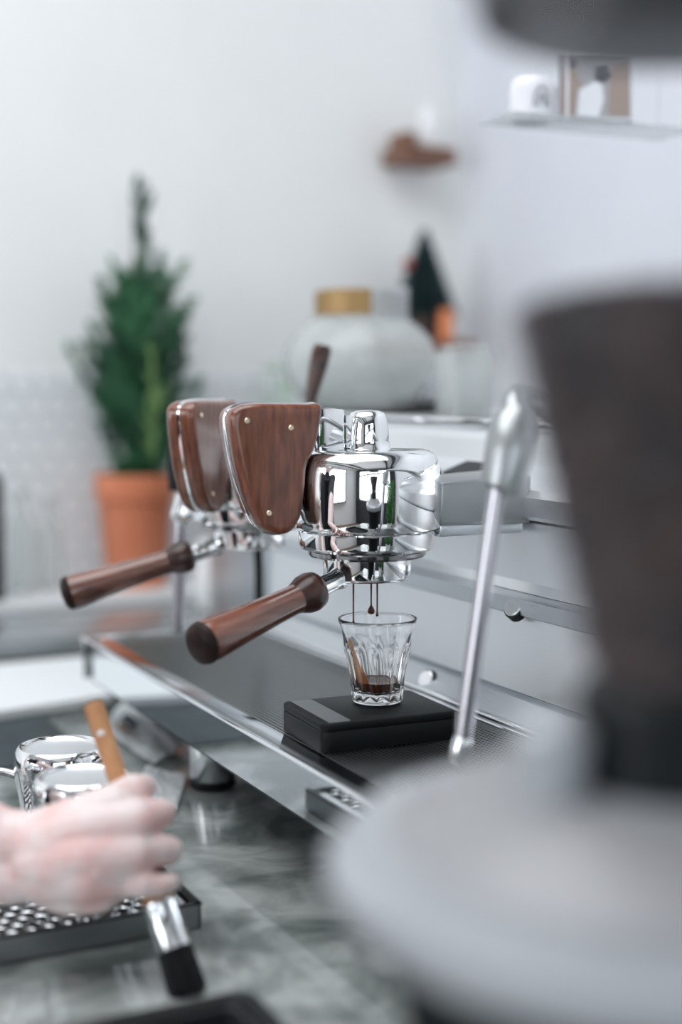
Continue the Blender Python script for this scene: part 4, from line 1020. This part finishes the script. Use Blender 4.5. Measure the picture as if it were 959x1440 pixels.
def remesh(bm, voxel, smooth_it, factor=0.5):
    me = bpy.data.meshes.new('tmp'); bm.to_mesh(me); bm.free()
    o = bpy.data.objects.new('tmp', me); COL.objects.link(o)
    m = o.modifiers.new('r', 'REMESH'); m.mode = 'VOXEL'; m.voxel_size = voxel; m.use_smooth_shade = True
    s = o.modifiers.new('s', 'SMOOTH'); s.iterations = smooth_it; s.factor = factor
    bpy.context.view_layer.update()
    dg = bpy.context.evaluated_depsgraph_get()
    out = bpy.data.meshes.new_from_object(o.evaluated_get(dg))
    bpy.data.objects.remove(o); bpy.data.meshes.remove(me)
    r = bmesh.new(); r.from_mesh(out); bpy.data.meshes.remove(out)
    return r
HD = 0.936
def h(x, y, dd, r): return (P(x, y, HD + (1175 - y) * 0.000187 + dd), r / 1000.0)
chains = [
    # metacarpals, wrist to knuckles
    [h(58, 1178, .006, 19.5), h(110, 1160, .002, 19), h(160, 1137, .000, 17.0)],
    [h(58, 1190, .002, 19.5), h(120, 1170, -.005, 19), h(188, 1155, -.004, 15.5)],
    [h(58, 1215, .002, 19.5), h(120, 1205, -.005, 19.5), h(186, 1199, -.002, 15.5)],
    [h(58, 1232, .006, 18.5), h(120, 1232, .000, 18.5), h(172, 1233, .006, 13.5)],
    # flesh between the metacarpals
    [h(70, 1195, .000, 19.5), h(130, 1182, -.004, 18), h(184, 1176, -.002, 14.5)],
    [h(70, 1220, .001, 19.5), h(130, 1218, -.003, 18), h(176, 1217, .002, 13.5)],
    [h(70, 1178, .004, 19.5), h(120, 1160, -.001, 18.5), h(170, 1148, -.001, 15)],
    [h(180, 1160, .004, 13), h(176, 1200, .004, 14), h(168, 1230, .008, 13)],
    # heel of the hand and palm side
    [h(62, 1240, .016, 17), h(100, 1252, .012, 17.0), h(138, 1252, .014, 15.5), h(170, 1240, .018, 12)],
    [h(70, 1200, .020, 20), h(130, 1190, .018, 17), h(160, 1170, .014, 13)],
    # index
    [h(160, 1137, .000, 16.5), h(186, 1114, .012, 12.5), h(201, 1107, .024, 9.4)],
    [h(201, 1107, .024, 9.4), h(196, 1112, .044, 8.6)], [h(196, 1112, .044, 8.6), h(172, 1120, .052, 7.6), h(160, 1124, .050, 7.0)],
    # middle
    [h(188, 1155, -.004, 15.5), h(214, 1147, .008, 11.5), h(228, 1143, .018, 9.8)],
    [h(228, 1143, .018, 9.8), h(221, 1147, .042, 8.8)], [h(221, 1147, .042, 8.8), h(196, 1153, .050, 7.8), h(184, 1155, .047, 7.2)],
    # ring
    [h(186, 1199, -.002, 15.5), h(218, 1195, .006, 11.2), h(237, 1196, .016, 9.9)],
    [h(237, 1196, .016, 9.9), h(236, 1200, .040, 8.8)], [h(236, 1200, .040, 8.8), h(212, 1206, .050, 7.6), h(200, 1206, .047, 7.0)],
    # little finger
    [h(172, 1233, .006, 13.5), h(200, 1242, .004, 10.2), h(222, 1245, .007, 7.6), h(236, 1242, .012, 7.2)],
    [h(236, 1242, .012, 7.2), h(243, 1240, .032, 6.6)], [h(243, 1240, .032, 6.6), h(228, 1246, .045, 6.2)],
    # thumb, closing behind the handle
    [h(75, 1172, .020, 17), h(112, 1150, .034, 14), h(140, 1136, .044, 11.5)], [h(140, 1136, .044, 11.5), h(160, 1140, .054, 10), h(178, 1150, .060, 9)],
]
wr = [P(58, 1185, HD + .005), P(58, 1226, HD + .005)]
el = Vector((0.045, 0.985, 0.155)); 
for wv in wr:
    v1 = P(0, 1180 if wv is wr[0] else 1229, HD + .010)
    chains.append([(wv, 0.0195), (v1, 0.0210), (v1.lerp(el, 0.45) + Vector((0, 0, 0.004 if wv is wr[0] else -0.010)), 0.029), (el, 0.036)])
sh = Vector((-0.270, 1.180, 0.470))
sh = Vector((-0.235, 0.865, 0.400))
chains.append([(el, 0.037), (el.lerp(sh, 0.35), 0.042)])
hand = remesh(capsules(chains), 0.00115, 9, 0.5)
# rest of the body, coarser: upper arm, torso, head with face, other arm, legs
pc2 = Vector((-0.36, 1.03, 0))
hip = pc2 + Vector((0, 0, -0.02)); chest = pc2 + Vector((0, 0, 0.30)); neck = pc2 + Vector((0.02, 0, 0.49)); head = pc2 + Vector((0.06, 0, 0.625))
rs = pc2 + Vector((0.0, -0.165, 0.42)); ls = pc2 + Vector((0.0, 0.165, 0.42))
coarse = [
    [(el, 0.036), (el.lerp(rs, 0.5), 0.043), (rs, 0.050)], [(ls, 0.050), (pc2 + Vector((0.09, 0.22, 0.18)), 0.038), (pc2 + Vector((0.27, 0.17, 0.06)), 0.028), (pc2 + Vector((0.31, 0.16, 0.045)), 0.024)],
    [(neck - Vector((0, 0, 0.06)), 0.056), (neck, 0.052), (head - Vector((0.01, 0, 0.04)), 0.055)],
    [(rs, 0.05), (chest, 0.10), (ls, 0.05)], [(chest + Vector((0, -.06, 0)), 0.10), (hip + Vector((0, -.06, 0)), 0.105), (hip + Vector((0, -.09, -0.12)), 0.085), (hip + Vector((0.01, -.10, -0.46)), 0.055), (hip + Vector((0, -.10, -0.85)), 0.038)],
    [(chest + Vector((0, .06, 0)), 0.10), (hip + Vector((0, .06, 0)), 0.105), (hip + Vector((0, .09, -0.12)), 0.085), (hip + Vector((0.01, .10, -0.46)), 0.055), (hip + Vector((0, .10, -0.85)), 0.038)],
]
for fi in range(4):
    yy = 0.128 + fi * 0.019
    coarse.append([(pc2 + Vector((0.32, yy, 0.040)), 0.011), (pc2 + Vector((0.365, yy, 0.030)), 0.0088), (pc2 + Vector((0.385 - 0.004 * abs(fi - 1.5), yy, 0.010)), 0.0078)])
coarse.append([(pc2 + Vector((0.30, 0.14, 0.03)), 0.013), (pc2 + Vector((0.335, 0.112, 0.012)), 0.0095)])
for s in (-1, 1):
    coarse.append([(hip + Vector((0, s * .10, -0.87)), 0.036), (hip + Vector((0.11, s * .11, -0.878)), 0.028)])
I4 = Matrix.Identity(4)
extra = [(head, (0.098, 0.076, 0.118), I4), (head + Vector((0.098, 0, -0.012)), (0.016, 0.011, 0.020), I4), (head + Vector((0.080, 0, -0.062)), (0.014, 0.024, 0.007), I4), (head + Vector((0.055, 0, -0.092)), (0.036, 0.036, 0.028), I4),
         (head + Vector((0, 0.078, -0.01)), (0.016, 0.008, 0.028), I4), (head + Vector((0, -0.078, -0.01)), (0.016, 0.008, 0.028), I4), (head + Vector((0.078, 0, 0.028)), (0.018, 0.048, 0.010), I4)]
body = remesh(capsules(coarse, extra), 0.0055, 3, 0.5)
me_b = bpy.data.meshes.new('tmpb'); body.to_mesh(me_b); body.free(); hand.from_mesh(me_b); bpy.data.meshes.remove(me_b)
bodyo = obj('body', hand, M['skin'], per, world=True, angle=180)
for s in (-1, 1):
    bm = B(); bmesh.ops.create_icosphere(bm, subdivisions=3, radius=0.0105, matrix=Matrix.Translation(head + Vector((0.086, s * 0.031, 0.006)))); obj('eye', bm, M['eye'], per, world=True)
hb = capsules([], [(head + Vector((-0.018, 0, 0.022)), (0.100, 0.086, 0.115), I4), (head + Vector((-0.05, 0, -0.03)), (0.070, 0.078, 0.080), I4)])
obj('hair', remesh(hb, 0.006, 2), M['hair'], per, world=True, angle=180)
sh_ch = [[(el.lerp(rs, 0.30), 0.050), (el.lerp(rs, 0.55), 0.054), (rs, 0.062)], [(ls, 0.062), (ls.lerp(pc2 + Vector((0.09, 0.22, 0.18)), 0.7), 0.052)], [(rs, 0.062), (chest + Vector((0, 0, 0.02)), 0.115), (ls, 0.062)],
         [(chest + Vector((0, -.06, 0)), 0.112), (hip + Vector((0, -.06, 0)), 0.116)], [(chest + Vector((0, .06, 0)), 0.112), (hip + Vector((0, .06, 0)), 0.116)], [(neck - Vector((0, 0, 0.07)), 0.066), (neck - Vector((0, 0, 0.035)), 0.060)]]
obj('shirt', remesh(capsules(sh_ch), 0.006, 3), M['shirt'], per, world=True, angle=180)
ap = B(); prev = None
for i in range(15):
    z = 0.37 - i * 0.062; wd = 0.09 if i < 4 else 0.155; row = []
    for j in range(-6, 7):
        u = j / 6; row.append(ap.verts.new(pc2 + Vector((0.125 - 0.075 * u * u + (0.005 if i > 5 else 0), wd * u, z))))
    if prev:
        for j in range(12): ap.faces.new((prev[j], prev[j + 1], row[j + 1], row[j]))
    prev = row
bmesh.ops.solidify(ap, geom=ap.faces[:], thickness=0.003)
obj('apron', ap, M['denim'], per, world=True, angle=60)
tr = [[(hip + Vector((0, s * .06, -0.02)), 0.118), (hip + Vector((0, s * .09, -0.14)), 0.096), (hip + Vector((0.01, s * .10, -0.46)), 0.068), (hip + Vector((0, s * .10, -0.80)), 0.055)] for s in (-1, 1)]
obj('trousers', remesh(capsules(tr), 0.008, 3), M['shirt'], per, world=True, angle=180)
